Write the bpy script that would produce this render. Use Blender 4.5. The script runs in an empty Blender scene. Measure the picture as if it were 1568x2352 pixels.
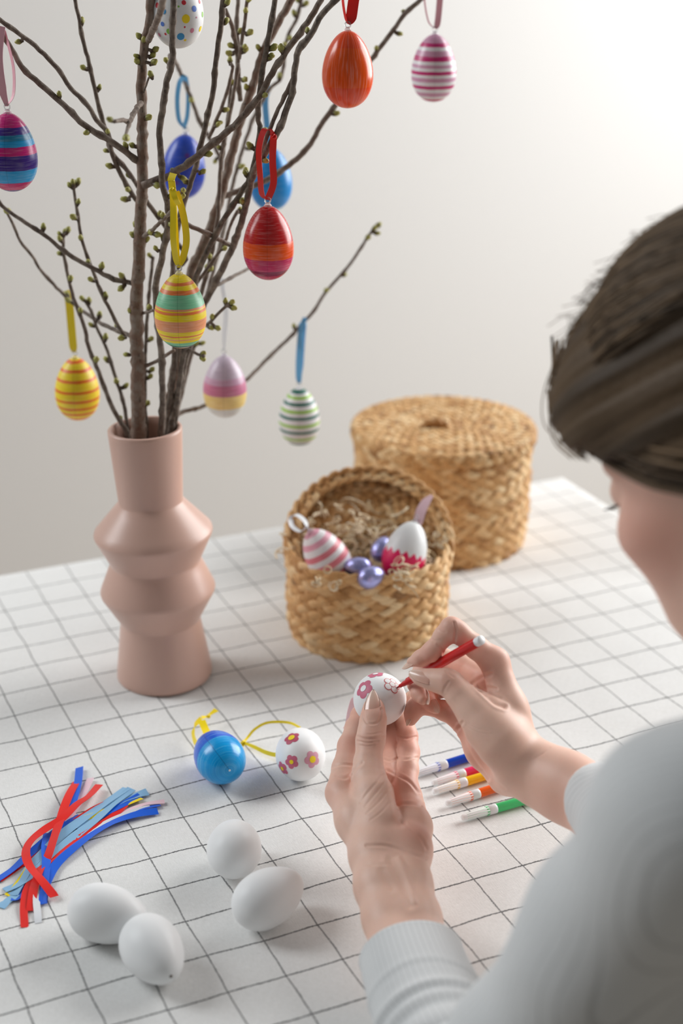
import bpy, bmesh, math, random
import numpy as np
from mathutils import Vector, Matrix, Quaternion

random.seed(7)
rng = np.random.default_rng(7)
SC = bpy.context.scene
COL = SC.collection

# ------------------------------------------------------------------ camera
IMW, IMH, F = 1568, 2352, 3562.16
R = np.array([[0.90862183, -0.41759651, 0.00441853],
              [-0.15735963, -0.35215097, -0.92261999],
              [0.38683888, 0.83761736, -0.38568489]])
CAM = np.array([-0.15169894, -1.09464785, 0.67884333])
cd = bpy.data.cameras.new('camera')
cam = bpy.data.objects.new('camera', cd)
COL.objects.link(cam)
cd.sensor_fit = 'VERTICAL'
cd.sensor_height = 36.0
cd.lens = F / IMH * 36.0
cd.clip_start = 0.05
M = Matrix(((R[0][0], -R[1][0], -R[2][0], CAM[0]), (R[0][1], -R[1][1], -R[2][1], CAM[1]),
            (R[0][2], -R[1][2], -R[2][2], CAM[2]), (0, 0, 0, 1)))
cam.matrix_world = M
cd.dof.use_dof = True
cd.dof.focus_distance = 1.165
cd.dof.aperture_fstop = 3.6
SC.camera = cam

# ------------------------------------------------------------------ world, lights, exposure
SC.view_settings.view_transform = 'Standard'
SC.view_settings.look = 'None'
SC.view_settings.gamma = 1.0
SC.view_settings.use_curve_mapping = False
SC.view_settings.exposure = 0.17
SC.cycles.use_denoising = True
SC.cycles.max_bounces = 8
w = bpy.data.worlds.new('room_light')
SC.world = w
w.use_nodes = True
w.node_tree.nodes['Background'].inputs[0].default_value = (0.93, 0.97, 1.0, 1)
w.node_tree.nodes['Background'].inputs[1].default_value = 0.165


def area(name, loc, target, sx, sy, power, color):
    l = bpy.data.lights.new(name, 'AREA')
    l.shape = 'RECTANGLE'
    l.size, l.size_y, l.energy, l.color = sx, sy, power, color
    o = bpy.data.objects.new(name, l)
    COL.objects.link(o)
    o.location = loc
    o.rotation_euler = (Vector(target) - Vector(loc)).to_track_quat('-Z', 'Y').to_euler()
    return o


area('window_light_right', (2.5, 0.30, 1.0), (0.3, -0.12, 0.1), 1.7, 1.7, 73, (1.0, 0.995, 0.985))
area('window_light_left', (-1.35, 1.25, 1.45), (0.25, 0.0, 0.1), 1.0, 1.4, 36, (0.95, 0.98, 1.0))


# ------------------------------------------------------------------ helpers
def ray(x, y):
    return R.T @ np.array([(x - IMW / 2) / F, (y - IMH / 2) / F, 1.0])


def at(x, y, d):                       # the point seen at (x, y) that lies d metres in front of the lens
    return CAM + ray(x, y) * d


def on(x, y, h=0.0):                   # the point of the level plane z = h seen at (x, y)
    r = ray(x, y)
    return CAM + r * ((h - CAM[2]) / r[2])


VH = np.array([0.4192782, 0.90785781, 0.0])
VB = np.array([0.2238, 0.0980, 0.0])   # where the vase stands


def up(x, y, o=0.0):                   # the point of an upright plane through the vase, shifted o metres away
    r = ray(x, y)
    return CAM + r * (((VB + VH * o - CAM) @ VH) / (r @ VH))


def pix(P):
    c = (np.asarray(P) - CAM) @ R.T
    return c[..., :2] / c[..., 2:] * F + np.array([IMW / 2, IMH / 2]), c[..., 2]


def unit(v):
    v = np.asarray(v, float)
    return v / max(np.linalg.norm(v), 1e-12)


def mesh(name, V, Fc, mats=None, mi=None, smooth=True, uv=None, attrs=None):
    me = bpy.data.meshes.new(name)
    me.from_pydata([tuple(map(float, v)) for v in V], [], [tuple(map(int, f)) for f in Fc])
    if mats is not None:
        for m in (mats if isinstance(mats, (list, tuple)) else [mats]):
            me.materials.append(m)
    if mi is not None:
        me.polygons.foreach_set('material_index', np.asarray(mi, np.int32))
    if smooth:
        me.polygons.foreach_set('use_smooth', np.ones(len(me.polygons), bool))
    if uv is not None:
        l = me.uv_layers.new(name='UVMap')
        vi = np.empty(len(me.loops), np.int32)
        me.loops.foreach_get('vertex_index', vi)
        l.data.foreach_set('uv', np.asarray(uv, np.float32)[vi].ravel())
    for k, a in (attrs or {}).items():
        at_ = me.attributes.new(k, 'FLOAT', 'POINT')
        at_.data.foreach_set('value', np.asarray(a, np.float32))
    me.update()
    return me


def obj(name, me, parent=None, world=True):
    """link a mesh; with a parent the mesh (written in world space) is carried into the parent's frame"""
    o = bpy.data.objects.new(name, me)
    COL.objects.link(o)
    if parent is not None:
        root = parent
        while root.parent is not None:
            root = root.parent
        o.parent = parent
        if world:
            me.transform(root.matrix_basis.inverted())
    return o


def tag(o, label, cat, group=None, kind=None):
    if label:
        o['label'] = label
    if cat:
        o['category'] = cat
    if group:
        o['group'] = group
    if kind:
        o['kind'] = kind
    return o


def thing(name, label, cat, loc, group=None, rot=None):
    o = bpy.data.objects.new(name, None)
    o.empty_display_size = 0.02
    COL.objects.link(o)
    m = Matrix.Translation(Vector(loc))
    if rot is not None:
        m = m @ rot.to_4x4()
    o.matrix_basis = m
    return tag(o, label, cat, group)


def frame_z(z, hint=(0, 0, 1)):
    """rotation whose local z runs along z"""
    z = unit(z)
    h = np.asarray(hint, float)
    if abs(z @ unit(h)) > 0.98:
        h = np.array([1.0, 0, 0])
    x = unit(np.cross(h, z))
    y = np.cross(z, x)
    return Matrix(((x[0], y[0], z[0]), (x[1], y[1], z[1]), (x[2], y[2], z[2])))


def lathe(prof, n=48, close=False):
    V, Fc = [], []
    m = len(prof)
    for i in range(n):
        a = 2 * math.pi * i / n
        for r, z in prof:
            V.append((r * math.cos(a), r * math.sin(a), z))
    for i in range(n):
        j = (i + 1) % n
        for k in range(m - 1):
            Fc.append((i * m + k, j * m + k, j * m + k + 1, i * m + k + 1))
    return np.array(V), Fc


def catmull(P, per=6):
    P = np.asarray(P, float)
    if len(P) < 3:
        t = np.linspace(0, 1, per + 1)[:, None]
        return P[0] * (1 - t) + P[-1] * t
    Q = np.vstack([2 * P[0] - P[1], P, 2 * P[-1] - P[-2]])
    out = []
    for i in range(1, len(Q) - 2):
        a, b, c, d = Q[i - 1], Q[i], Q[i + 1], Q[i + 2]
        for s in range(per):
            t = s / per
            out.append(0.5 * ((2 * b) + (c - a) * t + (2 * a - 5 * b + 4 * c - d) * t * t + (3 * b - a - 3 * c + d) * t ** 3))
    out.append(Q[-2])
    return np.array(out)


def frames(P, hint=(0.31, 0.17, 0.93)):
    T = np.gradient(P, axis=0)
    T /= np.maximum(np.linalg.norm(T, axis=1, keepdims=True), 1e-9)
    N = np.zeros_like(P)
    n = np.cross(T[0], hint)
    n = unit(n) if np.linalg.norm(n) > 1e-6 else unit(np.cross(T[0], (1, 0, 0)))
    for i in range(len(P)):
        n = n - T[i] * (n @ T[i])
        n = unit(n)
        N[i] = n
    return T, N, np.cross(T, N)


def tube(P, rad, ns=8, cap=True, flat=1.0, hint=(0.31, 0.17, 0.93)):
    P = np.asarray(P, float)
    rad = np.broadcast_to(np.asarray(rad, float), (len(P),))
    T, N, B = frames(P, hint)
    a = np.arange(ns) * 2 * math.pi / ns
    ring = N[:, None, :] * np.cos(a)[None, :, None] + B[:, None, :] * np.sin(a)[None, :, None] * flat
    V = (P[:, None, :] + ring * rad[:, None, None]).reshape(-1, 3)
    Fc = []
    for i in range(len(P) - 1):
        for k in range(ns):
            l = (k + 1) % ns
            Fc.append((i * ns + k, i * ns + l, (i + 1) * ns + l, (i + 1) * ns + k))
    if cap:
        n0 = len(V)
        V = np.vstack([V, P[0] - T[0] * rad[0] * 0.3, P[-1] + T[-1] * rad[-1] * 0.5])
        for k in range(ns):
            l = (k + 1) % ns
            Fc.append((n0, l, k))
            Fc.append((n0 + 1, (len(P) - 1) * ns + k, (len(P) - 1) * ns + l))
    return V, Fc


def join(parts):
    V, Fc, mi = [], [], []
    o = 0
    for i, p in enumerate(parts):
        v, f = p[0], p[1]
        V.append(np.asarray(v, float))
        Fc += [tuple(int(x) + o for x in q) for q in f]
        mi += [p[2] if len(p) > 2 else 0] * len(f)
        o += len(v)
    return np.vstack(V), Fc, mi


def strip(P, width, side, thick=0.00028, per=6, twist=None):
    """a ribbon: closed thin band along P; side = direction(s) across"""
    P = np.asarray(P, float)
    S = np.asarray(side, float)
    if S.ndim == 1:
        S = np.repeat(S[None], len(P), 0)
    n0 = len(P)
    Q = catmull(P, per) if n0 > 2 else np.array([P[0] + (P[1] - P[0]) * t for t in np.linspace(0, 1, per + 1)])
    S2 = np.array([S[min(i * (n0 - 1) // max(len(Q) - 1, 1), n0 - 2)] * (1 - (i * (n0 - 1) / max(len(Q) - 1, 1)) % 1)
                   + S[min(i * (n0 - 1) // max(len(Q) - 1, 1) + 1, n0 - 1)] * ((i * (n0 - 1) / max(len(Q) - 1, 1)) % 1) for i in range(len(Q))])
    wv = np.broadcast_to(np.asarray(width, float), (n0,))
    W2 = np.interp(np.linspace(0, n0 - 1, len(Q)), np.arange(n0), wv)
    T = np.gradient(Q, axis=0)
    V, Fc = [], []
    for q, s, t, wd in zip(Q, S2, T, W2):
        t = unit(t)
        s = unit(s - t * (s @ t))
        n = np.cross(t, s)
        a = s * wd / 2
        b = n * thick / 2
        V += [q - a + b, q + b, q + a + b, q + a - b, q - b, q - a - b, q + a + b, q + a - b, q - a - b, q - a + b]
    for i in range(len(Q) - 1):
        for k, l in ((0, 1), (1, 2), (3, 4), (4, 5), (6, 7), (8, 9)):
            Fc.append((i * 10 + k, i * 10 + l, i * 10 + 10 + l, i * 10 + 10 + k))
    e = (len(Q) - 1) * 10
    Fc += [(9, 8, 7, 6), (e + 6, e + 7, e + 8, e + 9)]
    return np.array(V), Fc


# ------------------------------------------------------------------ material helpers
class Mat:
    def __init__(s, name, rough=0.5, color=(0.8, 0.8, 0.8), **kw):
        s.m = bpy.data.materials.new(name)
        s.m.use_nodes = True
        s.t = s.m.node_tree
        s.b = s.t.nodes['Principled BSDF']
        s.set('Base Color', (*color, 1))
        s.set('Roughness', rough)
        for k, v in kw.items():
            s.set(k.replace('_', ' '), v)

    def set(s, k, v):
        s.b.inputs[k].default_value = v

    def n(s, typ, ins=None, **props):
        nd = s.t.nodes.new('ShaderNode' + typ)
        for k, v in props.items():
            setattr(nd, k, v)
        for k, v in (ins or {}).items():
            if hasattr(v, 'links') or isinstance(v, bpy.types.NodeSocket):
                s.t.links.new(v, nd.inputs[k])
            else:
                nd.inputs[k].default_value = v
        return nd

    def coord(s, kind='Object', scale=None):
        o = s.n('TexCoord').outputs[kind]
        if scale is not None:
            o = s.n('VectorMath', {0: o, 1: scale}, operation='MULTIPLY').outputs[0]
        return o

    def noise(s, vec, scale, detail=3.0, rough=0.55):
        return s.n('TexNoise', {'Vector': vec, 'Scale': scale, 'Detail': detail, 'Roughness': rough}).outputs[0]

    def math(s, op, a, b=0.0, c=0.0, clamp=False):
        return s.n('Math', {0: a, 1: b, 2: c}, operation=op, use_clamp=clamp).outputs[0]

    def rng(s, v, a, b, c=0.0, d=1.0):
        return s.n('MapRange', {0: v, 1: a, 2: b, 3: c, 4: d}).outputs[0]

    def mix(s, f, a, b, mode='MIX'):
        nd = s.n('Mix', data_type='RGBA', blend_type=mode)
        for k, v in ((0, f), (6, a), (7, b)):
            if isinstance(v, bpy.types.NodeSocket):
                s.t.links.new(v, nd.inputs[k])
            else:
                nd.inputs[k].default_value = (*v, 1) if isinstance(v, tuple) and len(v) == 3 else v
        return nd.outputs[2]

    def ramp(s, v, stops, interp='LINEAR'):
        nd = s.n('ValToRGB', {0: v})
        r = nd.color_ramp
        r.interpolation = interp
        while len(r.elements) > 1:
            r.elements.remove(r.elements[-1])
        r.elements[0].position = stops[0][0]
        r.elements[0].color = (*stops[0][1], 1)
        for p, c in stops[1:]:
            e = r.elements.new(p)
            e.color = (*c, 1)
        return nd.outputs[0]

    def out(s, k, sock):
        s.t.links.new(sock, s.b.inputs[k])
        return s

    def bump(s, h, strength=0.3, dist=0.001):
        nd = s.n('Bump', {'Height': h, 'Strength': strength, 'Distance': dist})
        s.t.links.new(nd.outputs[0], s.b.inputs['Normal'])
        return s


def rgb(r, g, b):
    f = lambda c: (c / 255 / 12.92) if c / 255 <= 0.04045 else ((c / 255 + 0.055) / 1.055) ** 2.4
    return (f(r), f(g), f(b))


def plain(name, col, rough=0.5, **kw):
    return Mat(name, rough, col, **kw).m


# ------------------------------------------------------------------ the setting: wall, floor, table, cloth
CELL = 0.041
TX0, TX1, TY0, TY1 = -0.62, 0.815, -0.50, 0.368


def box(x0, x1, y0, y1, z0, z1):
    V = [(x, y, z) for z in (z0, z1) for y in (y0, y1) for x in (x0, x1)]
    return np.array(V, float), [(0, 2, 3, 1), (4, 5, 7, 6), (0, 1, 5, 4), (2, 6, 7, 3), (0, 4, 6, 2), (1, 3, 7, 5)]


m = Mat('white_wall_paint', 0.75, (0.735, 0.733, 0.727))
c = m.coord()
m.bump(m.noise(c, 160, 4), 0.05, 0.0006)
o = obj('wall_back', mesh('wall_back', *box(-4, 5, 1.5, 1.62, -0.75, 3.0), m.m, smooth=False))
tag(o, 'plain white painted wall behind the table', None, kind='structure')
m = Mat('dark_blocker_paint', 0.8, (0.22, 0.217, 0.205))  # unseen wall added to block ambient light from behind; dark so it bounces little
o = obj('light_blocking_wall', mesh('light_blocking_wall', *box(-4, 5, -2.32, -2.2, -0.75, 3.0), m.m, smooth=False))
tag(o, 'unseen dark wall added behind the camera to block light', None, kind='structure')
m = Mat('pale_floor', 0.5, (0.55, 0.48, 0.40))
c = m.coord('Object', (1.0, 12.0, 1.0))
m.out('Base Color', m.ramp(m.noise(c, 3.0, 5), [(0.3, (0.40, 0.32, 0.24)), (0.7, (0.56, 0.47, 0.37))]))
o = obj('floor', mesh('floor', *box(-4, 5, -3, 1.62, -0.80, -0.75), m.m, smooth=False))
tag(o, 'pale wooden floor under the table', None, kind='structure')

wood = plain('table_wood', (0.42, 0.28, 0.17), 0.45)
tb = thing('table', 'wooden dining table hidden under the checked cloth', 'table', (0.1, -0.07, -0.75))
obj('tabletop', mesh('tabletop', *box(TX0 + .006, TX1 - .006, TY0 + .006, TY1 - .006, -0.035, -0.0045), wood, smooth=False), tb)
for lx in (TX0 + .08, TX1 - .08):
    for ly in (TY0 + .08, TY1 - .08):
        obj('leg', mesh('leg', *box(lx - .03, lx + .03, ly - .03, ly + .03, -0.75, -0.035), wood, smooth=False), tb)


def lattice(shape, seed):
    return np.random.default_rng(seed).uniform(-1, 1, shape)


def vnoise(x, y, lam, seed):
    g = lattice((64, 64), seed)
    u, v = x / lam + 20.3, y / lam + 20.7
    i, j = np.floor(u).astype(int), np.floor(v).astype(int)
    fu, fv = u - i, v - j
    fu, fv = fu * fu * (3 - 2 * fu), fv * fv * (3 - 2 * fv)
    i, j = i % 63, j % 63
    return (g[i, j] * (1 - fu) * (1 - fv) + g[i + 1, j] * fu * (1 - fv) + g[i, j + 1] * (1 - fu) * fv + g[i + 1, j + 1] * fu * fv)


def cloth_h(x, y):
    h = 0.0011 * vnoise(x + 0.3 * y, y - 0.2 * x, 0.11, 3) + 0.0006 * vnoise(x, y, 0.05, 5) + 0.0003 * vnoise(x - 0.5 * y, y, 0.024, 9)
    near = np.clip((0.0 - y) / 0.4, 0, 1)                       # a few softer creases towards the sitter
    cr = 1 - np.abs(vnoise(x * 0.5 + y * 0.9, y * 0.55 - x * 0.35, 0.06, 11))
    h = h + near * 0.0042 * np.clip(cr - 0.5, 0, 1)
    return np.minimum(h - 0.0009, 0.0006)


OV = 0.10
xs = np.concatenate([np.linspace(TX0 - OV, TX0 - .012, 16), np.linspace(TX0, TX1, 190), np.linspace(TX1 + .012, TX1 + OV, 16)])
ys = np.concatenate([np.linspace(TY0 - OV, TY0 - .012, 16), np.linspace(TY0, TY1, 120), np.linspace(TY1 + .012, TY1 + OV, 16)])
gx, gy = np.meshgrid(xs, ys, indexing='ij')
px_, py_ = np.clip(gx, TX0, TX1), np.clip(gy, TY0, TY1)
ex, ey = np.abs(gx - px_), np.abs(gy - py_)
drop = np.maximum(ex, ey)
hang = 0.010 * np.sin(gx * 21 + gy * 17) * np.clip(drop / 0.1, 0, 1)
px_ = px_ + np.sign(gx - px_) * (np.minimum(ex, .004) + ex * 0.05 + hang * (ex > 0))
py_ = py_ + np.sign(gy - py_) * (np.minimum(ey, .004) + ey * 0.05 + hang * (ey > 0))
pz = np.where(drop > 0, -np.maximum(drop - .004, 0.0015), cloth_h(gx, gy) * np.clip(np.minimum.reduce([gx - TX0, TX1 - gx, gy - TY0, TY1 - gy]) / .03, 0, 1))
nx_, ny_ = gx.shape
V = np.stack([px_, py_, pz], -1).reshape(-1, 3)
Fc = [(i * ny_ + j, (i + 1) * ny_ + j, (i + 1) * ny_ + j + 1, i * ny_ + j + 1) for i in range(nx_ - 1) for j in range(ny_ - 1)]
m = Mat('checked_linen', 0.9, (0.8, 0.79, 0.77))
uvn = m.coord('UV')
wob = m.n('TexNoise', {'Vector': uvn, 'Scale': 26.0, 'Detail': 2.0})
wob2 = m.n('TexNoise', {'Vector': uvn, 'Scale': 900.0, 'Detail': 0.0})
off = m.n('VectorMath', {0: wob.outputs['Color'], 1: (0.5, 0.5, 0.5)}, operation='SUBTRACT').outputs[0]
off = m.n('VectorMath', {0: off, 1: (0.0036, 0.0036, 0)}, operation='MULTIPLY').outputs[0]
off2 = m.n('VectorMath', {0: wob2.outputs['Color'], 1: (0.5, 0.5, 0.5)}, operation='SUBTRACT').outputs[0]
off2 = m.n('VectorMath', {0: off2, 1: (0.0010, 0.0010, 0)}, operation='MULTIPLY').outputs[0]
p = m.n('VectorMath', {0: m.n('VectorMath', {0: uvn, 1: off}, operation='ADD').outputs[0], 1: off2}, operation='ADD').outputs[0]
sp = m.n('SeparateXYZ', {0: p})


def line(axis, width):
    f = m.math('FRACT', m.math('ADD', m.math('DIVIDE', axis, CELL), 0.5))
    dist = m.math('MULTIPLY', m.math('ABSOLUTE', m.math('SUBTRACT', f, 0.5)), CELL)
    return m.rng(dist, width * 0.40, width * 0.60, 1.0, 0.0)


la, lb = line(sp.outputs[1], 0.00135), line(sp.outputs[0], 0.00112)
lb = m.math('MULTIPLY', lb, 0.86)
th = m.n('TexWave', {'Vector': uvn, 'Scale': 420.0, 'Distortion': 2.0}, bands_direction='DIAGONAL').outputs[0]
ln = m.math('MULTIPLY', m.math('MAXIMUM', la, lb), m.rng(th, 0.0, 0.45, 0.55, 1.0))
slub = m.n('TexNoise', {'Vector': m.n('VectorMath', {0: uvn, 1: (1.0, 7.0, 1.0)}, operation='MULTIPLY').outputs[0], 'Scale': 190.0, 'Detail': 4.0}).outputs[0]
slub2 = m.n('TexNoise', {'Vector': m.n('VectorMath', {0: uvn, 1: (7.0, 1.0, 1.0)}, operation='MULTIPLY').outputs[0], 'Scale': 190.0, 'Detail': 4.0}).outputs[0]
base = m.mix(m.rng(m.math('ADD', slub, slub2), 0.7, 1.3), (0.715, 0.713, 0.698), (0.82, 0.82, 0.81))
m.out('Base Color', m.mix(ln, base, (0.022, 0.024, 0.028)))
m.bump(m.math('ADD', slub, slub2), 0.35, 0.0004)
m.set('Sheen Weight', 0.1)
o = obj('tablecloth', mesh('tablecloth', V, Fc, m.m, uv=np.stack([gx, gy], -1).reshape(-1, 2)))
tag(o, 'white linen tablecloth with a thin black check grid', 'tablecloth')

# ------------------------------------------------------------------ vase
prof = [(0.0, 0.0005), (0.036, 0.0005), (0.0415, 0.0008), (0.0428, 0.003), (0.0425, 0.008), (0.0356, 0.0558), (0.0355, 0.0570), (0.0361, 0.0588),
        (0.0500, 0.0840), (0.0507, 0.0865), (0.0502, 0.0888), (0.0400, 0.1128), (0.0397, 0.1142), (0.0400, 0.1156),
        (0.0511, 0.1392), (0.0517, 0.1414), (0.0512, 0.1436), (0.0283, 0.1700), (0.0278, 0.1712), (0.0279, 0.1726),
        (0.0316, 0.2340), (0.0315, 0.2362), (0.0307, 0.2372), (0.0285, 0.2372), (0.0275, 0.2362), (0.0272, 0.230),
        (0.0238, 0.172), (0.024, 0.10), (0.024, 0.012), (0.0, 0.012)]
dense = []
for (r0, z0), (r1, z1) in zip(prof, prof[1:]):
    k = 5 if abs(z1 - z0) + abs(r1 - r0) > 0.012 else 1
    dense += [(r0 + (r1 - r0) * t / k, z0 + (z1 - z0) * t / k) for t in range(k)]
dense.append(prof[-1])
V, Fc = lathe(dense, 96)
lean = Matrix.Rotation(math.radians(-1.9), 3, Vector(VH))
m = Mat('pink_ceramic', 0.34, (0.62, 0.42, 0.35))
c = m.coord()
m.out('Base Color', m.mix(m.noise(c, 30, 3), (0.61, 0.39, 0.315), (0.65, 0.42, 0.345)))
m.bump(m.noise(c, 220, 3), 0.04, 0.0005)
m.set('Specular IOR Level', 0.45)
vz = thing('vase', 'tall matt pink ceramic vase with two angular bulges holding the branches', 'vase', VB)
me = mesh('body', V, Fc, m.m)
me.transform(lean.to_4x4())
obj('body', me, vz, world=False)

# ------------------------------------------------------------------ branches
bark = Mat('branch_bark', 0.75, (0.12, 0.085, 0.065))
c = bark.coord()
at_b = bark.n('Attribute', attribute_name='tone').outputs['Fac']
nz = bark.noise(c, 150, 5)
nz2 = bark.noise(bark.coord('Object', (1, 1, 0.35)), 420, 3)
cc = bark.mix(at_b, (0.098, 0.083, 0.068), (0.205, 0.122, 0.082))
cc = bark.mix(bark.rng(nz, 0.42, 0.66), cc, (0.26, 0.21, 0.17))
cc = bark.mix(bark.rng(nz2, 0.60, 0.72, 0, 0.75), cc, (0.022, 0.017, 0.014))
bark.out('Base Color', cc)
bark.bump(bark.math('ADD', nz, nz2), 0.6, 0.0012)
budm = Mat('bud_scales', 0.5, (0.2, 0.2, 0.05))
c = budm.coord()
sz = budm.n('SeparateXYZ', {0: c}).outputs[2]
bn = budm.noise(c, 700, 3)
hh = budm.math('ADD', sz, budm.math('MULTIPLY', budm.math('SUBTRACT', bn, 0.5), 0.005))
budm.out('Base Color', budm.ramp(budm.rng(hh, -0.001, 0.0066), [(0.0, (0.045, 0.025, 0.014)), (0.28, (0.085, 0.055, 0.02)), (0.42, (0.25, 0.24, 0.055)), (0.8, (0.46, 0.45, 0.11)), (1.0, (0.30, 0.22, 0.07))]))
budm.bump(bn, 0.3, 0.0006)


def bud_mesh(seed):
    r = np.random.default_rng(seed)
    pr = [(0.0009, -0.0018), (0.0013, -0.0006), (0.0019, 0.0008), (0.00235, 0.0024), (0.0022, 0.0040), (0.0015, 0.0054), (0.0006, 0.0062), (0.0, 0.0064)]
    n = 9
    V, Fc = [], []
    for i in range(n):
        a = 2 * math.pi * i / n
        for k, (rr, z) in enumerate(pr):
            q = rr * (1 + 0.13 * math.sin(2.0 * a + k * 1.9 + seed) * (0 < k < 7))
            V.append((q * math.cos(a), q * math.sin(a), z))
    mm = len(pr)
    for i in range(n):
        j = (i + 1) % n
        for k in range(mm - 1):
            Fc.append((i * mm + k, j * mm + k, j * mm + k + 1, i * mm + k + 1))
    return mesh('bud', V, Fc, budm.m)


BUDS = [bud_mesh(s) for s in range(4)]
STEMS = []          # (root, points, radii): used to seat buds and ribbons


def stem(name, root, pts, o0, o1, r0, r1, tone=0.3, knots=0.12, seed=0, offs=None):
    """pts are points of the photograph; o0..o1 how far behind (+) or in front (-) of the vase axis the stem runs; radii in metres"""
    r = np.random.default_rng(seed + len(pts) * 13)
    n = len(pts)
    L = np.concatenate([[0], np.cumsum([math.dist(a, b) for a, b in zip(pts, pts[1:])])])
    t = L / L[-1]
    oo = np.interp(t, *offs) if offs else o0 + (o1 - o0) * t
    P = np.array([up(x, y, o) for (x, y), o in zip(pts, oo)])
    per = 5
    Q = catmull(P, per)
    s = np.concatenate([[0], np.cumsum(np.linalg.norm(np.diff(Q, axis=0), axis=1))])
    ns_ = max(int(s[-1] / 0.0045), 6)
    su = np.linspace(0, s[-1], ns_)
    Q = np.stack([np.interp(su, s, Q[:, k]) for k in range(3)], 1)
    rad = r0 + (r1 - r0) * su / s[-1]
    ph = r.uniform(0, 0.03)
    node = np.exp(-(((su + ph + 0.006 * np.sin(su * 61 + ph * 900)) % 0.036 - 0.018) / 0.0022) ** 2)
    rad = rad * (1 + knots * 1.3 * node + 0.025 * r.normal(size=ns_)) + 0.00025 * node
    Q = Q + r.normal(size=Q.shape) * rad[:, None] * 0.09 + np.cumsum(r.normal(size=Q.shape), 0) * 0.0
    V, Fc = tube(Q, rad, 10 if r0 > 0.003 else 8)
    ob = obj(name, mesh(name, V, Fc, bark.m, attrs={'tone': np.full(len(V), tone)}), root)
    STEMS.append((root, Q, rad, o0))
    return ob


PXM = 1.25 / F      # metres per pixel near the branches
G = 'budding branches standing in the vase'


def branch(label, x, y, o=0.0):
    return thing('branch', label, 'branch', up(x, y, o), G)


# the thick brown branch with its side shoots
A = branch('thickest brown branch rising straight at the left of the vase mouth', 322, 1060)
stem('main_stem', A, [(330, 1120), (322, 1060), (318, 985), (317, 900), (315, 800), (313, 700), (319, 600), (323, 500), (327, 420), (327, 330), (326, 240), (324, 190), (331, 110), (343, 50), (346, 0), (348, -40)], 0.0, -0.01, 20 * PXM, 8.5 * PXM, 0.9, 0.08, 1)
stem('side_shoot', A, [(320, 372), (299, 356), (259, 328), (214, 301), (184, 279), (144, 239), (107, 206), (55, 159), (30, 117), (5, 80), (-12, 52)], -0.005, -0.06, 7.6 * PXM, 5.4 * PXM, 0.35, 0.12, 2)
stem('side_shoot', A, [(312, 655), (296, 648), (264, 642), (219, 619), (154, 582), (109, 545), (65, 515), (30, 492), (10, 478), (-14, 450)], 0.0, 0.02, 6.0 * PXM, 4.2 * PXM, 0.35, 0.12, 3)
stem('side_shoot', A, [(308, 778), (291, 768), (249, 751), (214, 731), (179, 706), (144, 674), (95, 622), (75, 589), (47, 555), (32, 520), (15, 486)], 0.0, 0.0, 5.6 * PXM, 3.4 * PXM, 0.3, 0.12, 4, offs=([0, .4, 1], [0.0, 0.085, 0.03]))
stem('side_shoot', A, [(286, 772), (269, 744), (249, 704), (231, 669), (214, 624), (199, 585), (187, 545), (179, 495), (175, 470), (169, 432)], 0.0, 0.03, 4.8 * PXM, 3.6 * PXM, 0.3, 0.12, 5)
stem('side_shoot', A, [(328, 425), (350, 417), (373, 410), (398, 398), (448, 363), (497, 323), (547, 279), (597, 219), (627, 164), (667, 104), (697, 65), (731, 10), (750, -25)], -0.01, -0.03, 8.8 * PXM, 6.0 * PXM, 0.5, 0.12, 6)
stem('twig', A, [(322, 548), (348, 530), (368, 510), (390, 490), (405, 465), (420, 436)], -0.005, -0.075, 4.6 * PXM, 3.8 * PXM, 0.5, 0.12, 7)
stem('twig', A, [(318, 845), (343, 838), (375, 820), (400, 804)], 0.0, -0.02, 5.0 * PXM, 4.0 * PXM, 0.7, 0.12, 8)
stem('twig', A, [(326, 720), (342, 716), (352, 712)], 0.0, -0.03, 4.0 * PXM, 3.2 * PXM, 0.5, 0.1, 8)
stem('twig', A, [(324, 236), (309, 256), (298, 280), (283, 276), (262, 279)], -0.01, -0.17, 6.0 * PXM, 4.0 * PXM, 0.5, 0.1, 9)
stem('twig', A, [(298, 280), (293, 296), (287, 314)], -0.12, -0.16, 4.0 * PXM, 3.0 * PXM, 0.5, 0.1, 10)
stem('twig', A, [(340, 92), (352, 66), (366, 34), (374, 0), (380, -40)], -0.02, -0.18, 7.0 * PXM, 7.0 * PXM, 0.5, 0.1, 11)
stem('twig', A, [(330, 212), (342, 178), (350, 178)], -0.01, -0.03, 2.4 * PXM, 2.0 * PXM, 0.3, 0.1, 12)

# thin branches left of it
B1 = branch('thin upright shoot left of the thick trunk reaching above the mint striped egg', 292, 1060)
stem('main_stem', B1, [(300, 1090), (294, 1030), (290, 990), (269, 958), (244, 903), (224, 848), (204, 798), (192, 744), (169, 684), (154, 624), (146, 580), (145, 545)], 0.0, 0.05, 6.6 * PXM, 4.0 * PXM, 0.4, 0.12, 13)
B2 = branch('short thin shoot at the left of the vase mouth ending in a twin bud', 296, 1060)
stem('main_stem', B2, [(304, 1090), (296, 1030), (292, 985), (286, 933), (274, 893), (259, 848), (244, 798), (221, 749), (209, 714), (196, 692)], 0.01, 0.05, 5.4 * PXM, 3.8 * PXM, 0.25, 0.12, 14)
B3 = branch('thin dark shoot hidden behind the right side of the thick trunk', 338, 1060, .01)
stem('main_stem', B3, [(342, 1090), (338, 1030), (336, 985), (333, 928), (333, 828), (336, 758), (341, 690), (346, 640), (352, 590)], 0.015, 0.05, 5.6 * PXM, 4.2 * PXM, 0.3, 0.12, 15)
B4 = branch('dark branch crossing in front of the dotted egg and the blue egg', 370, 1060)
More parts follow.
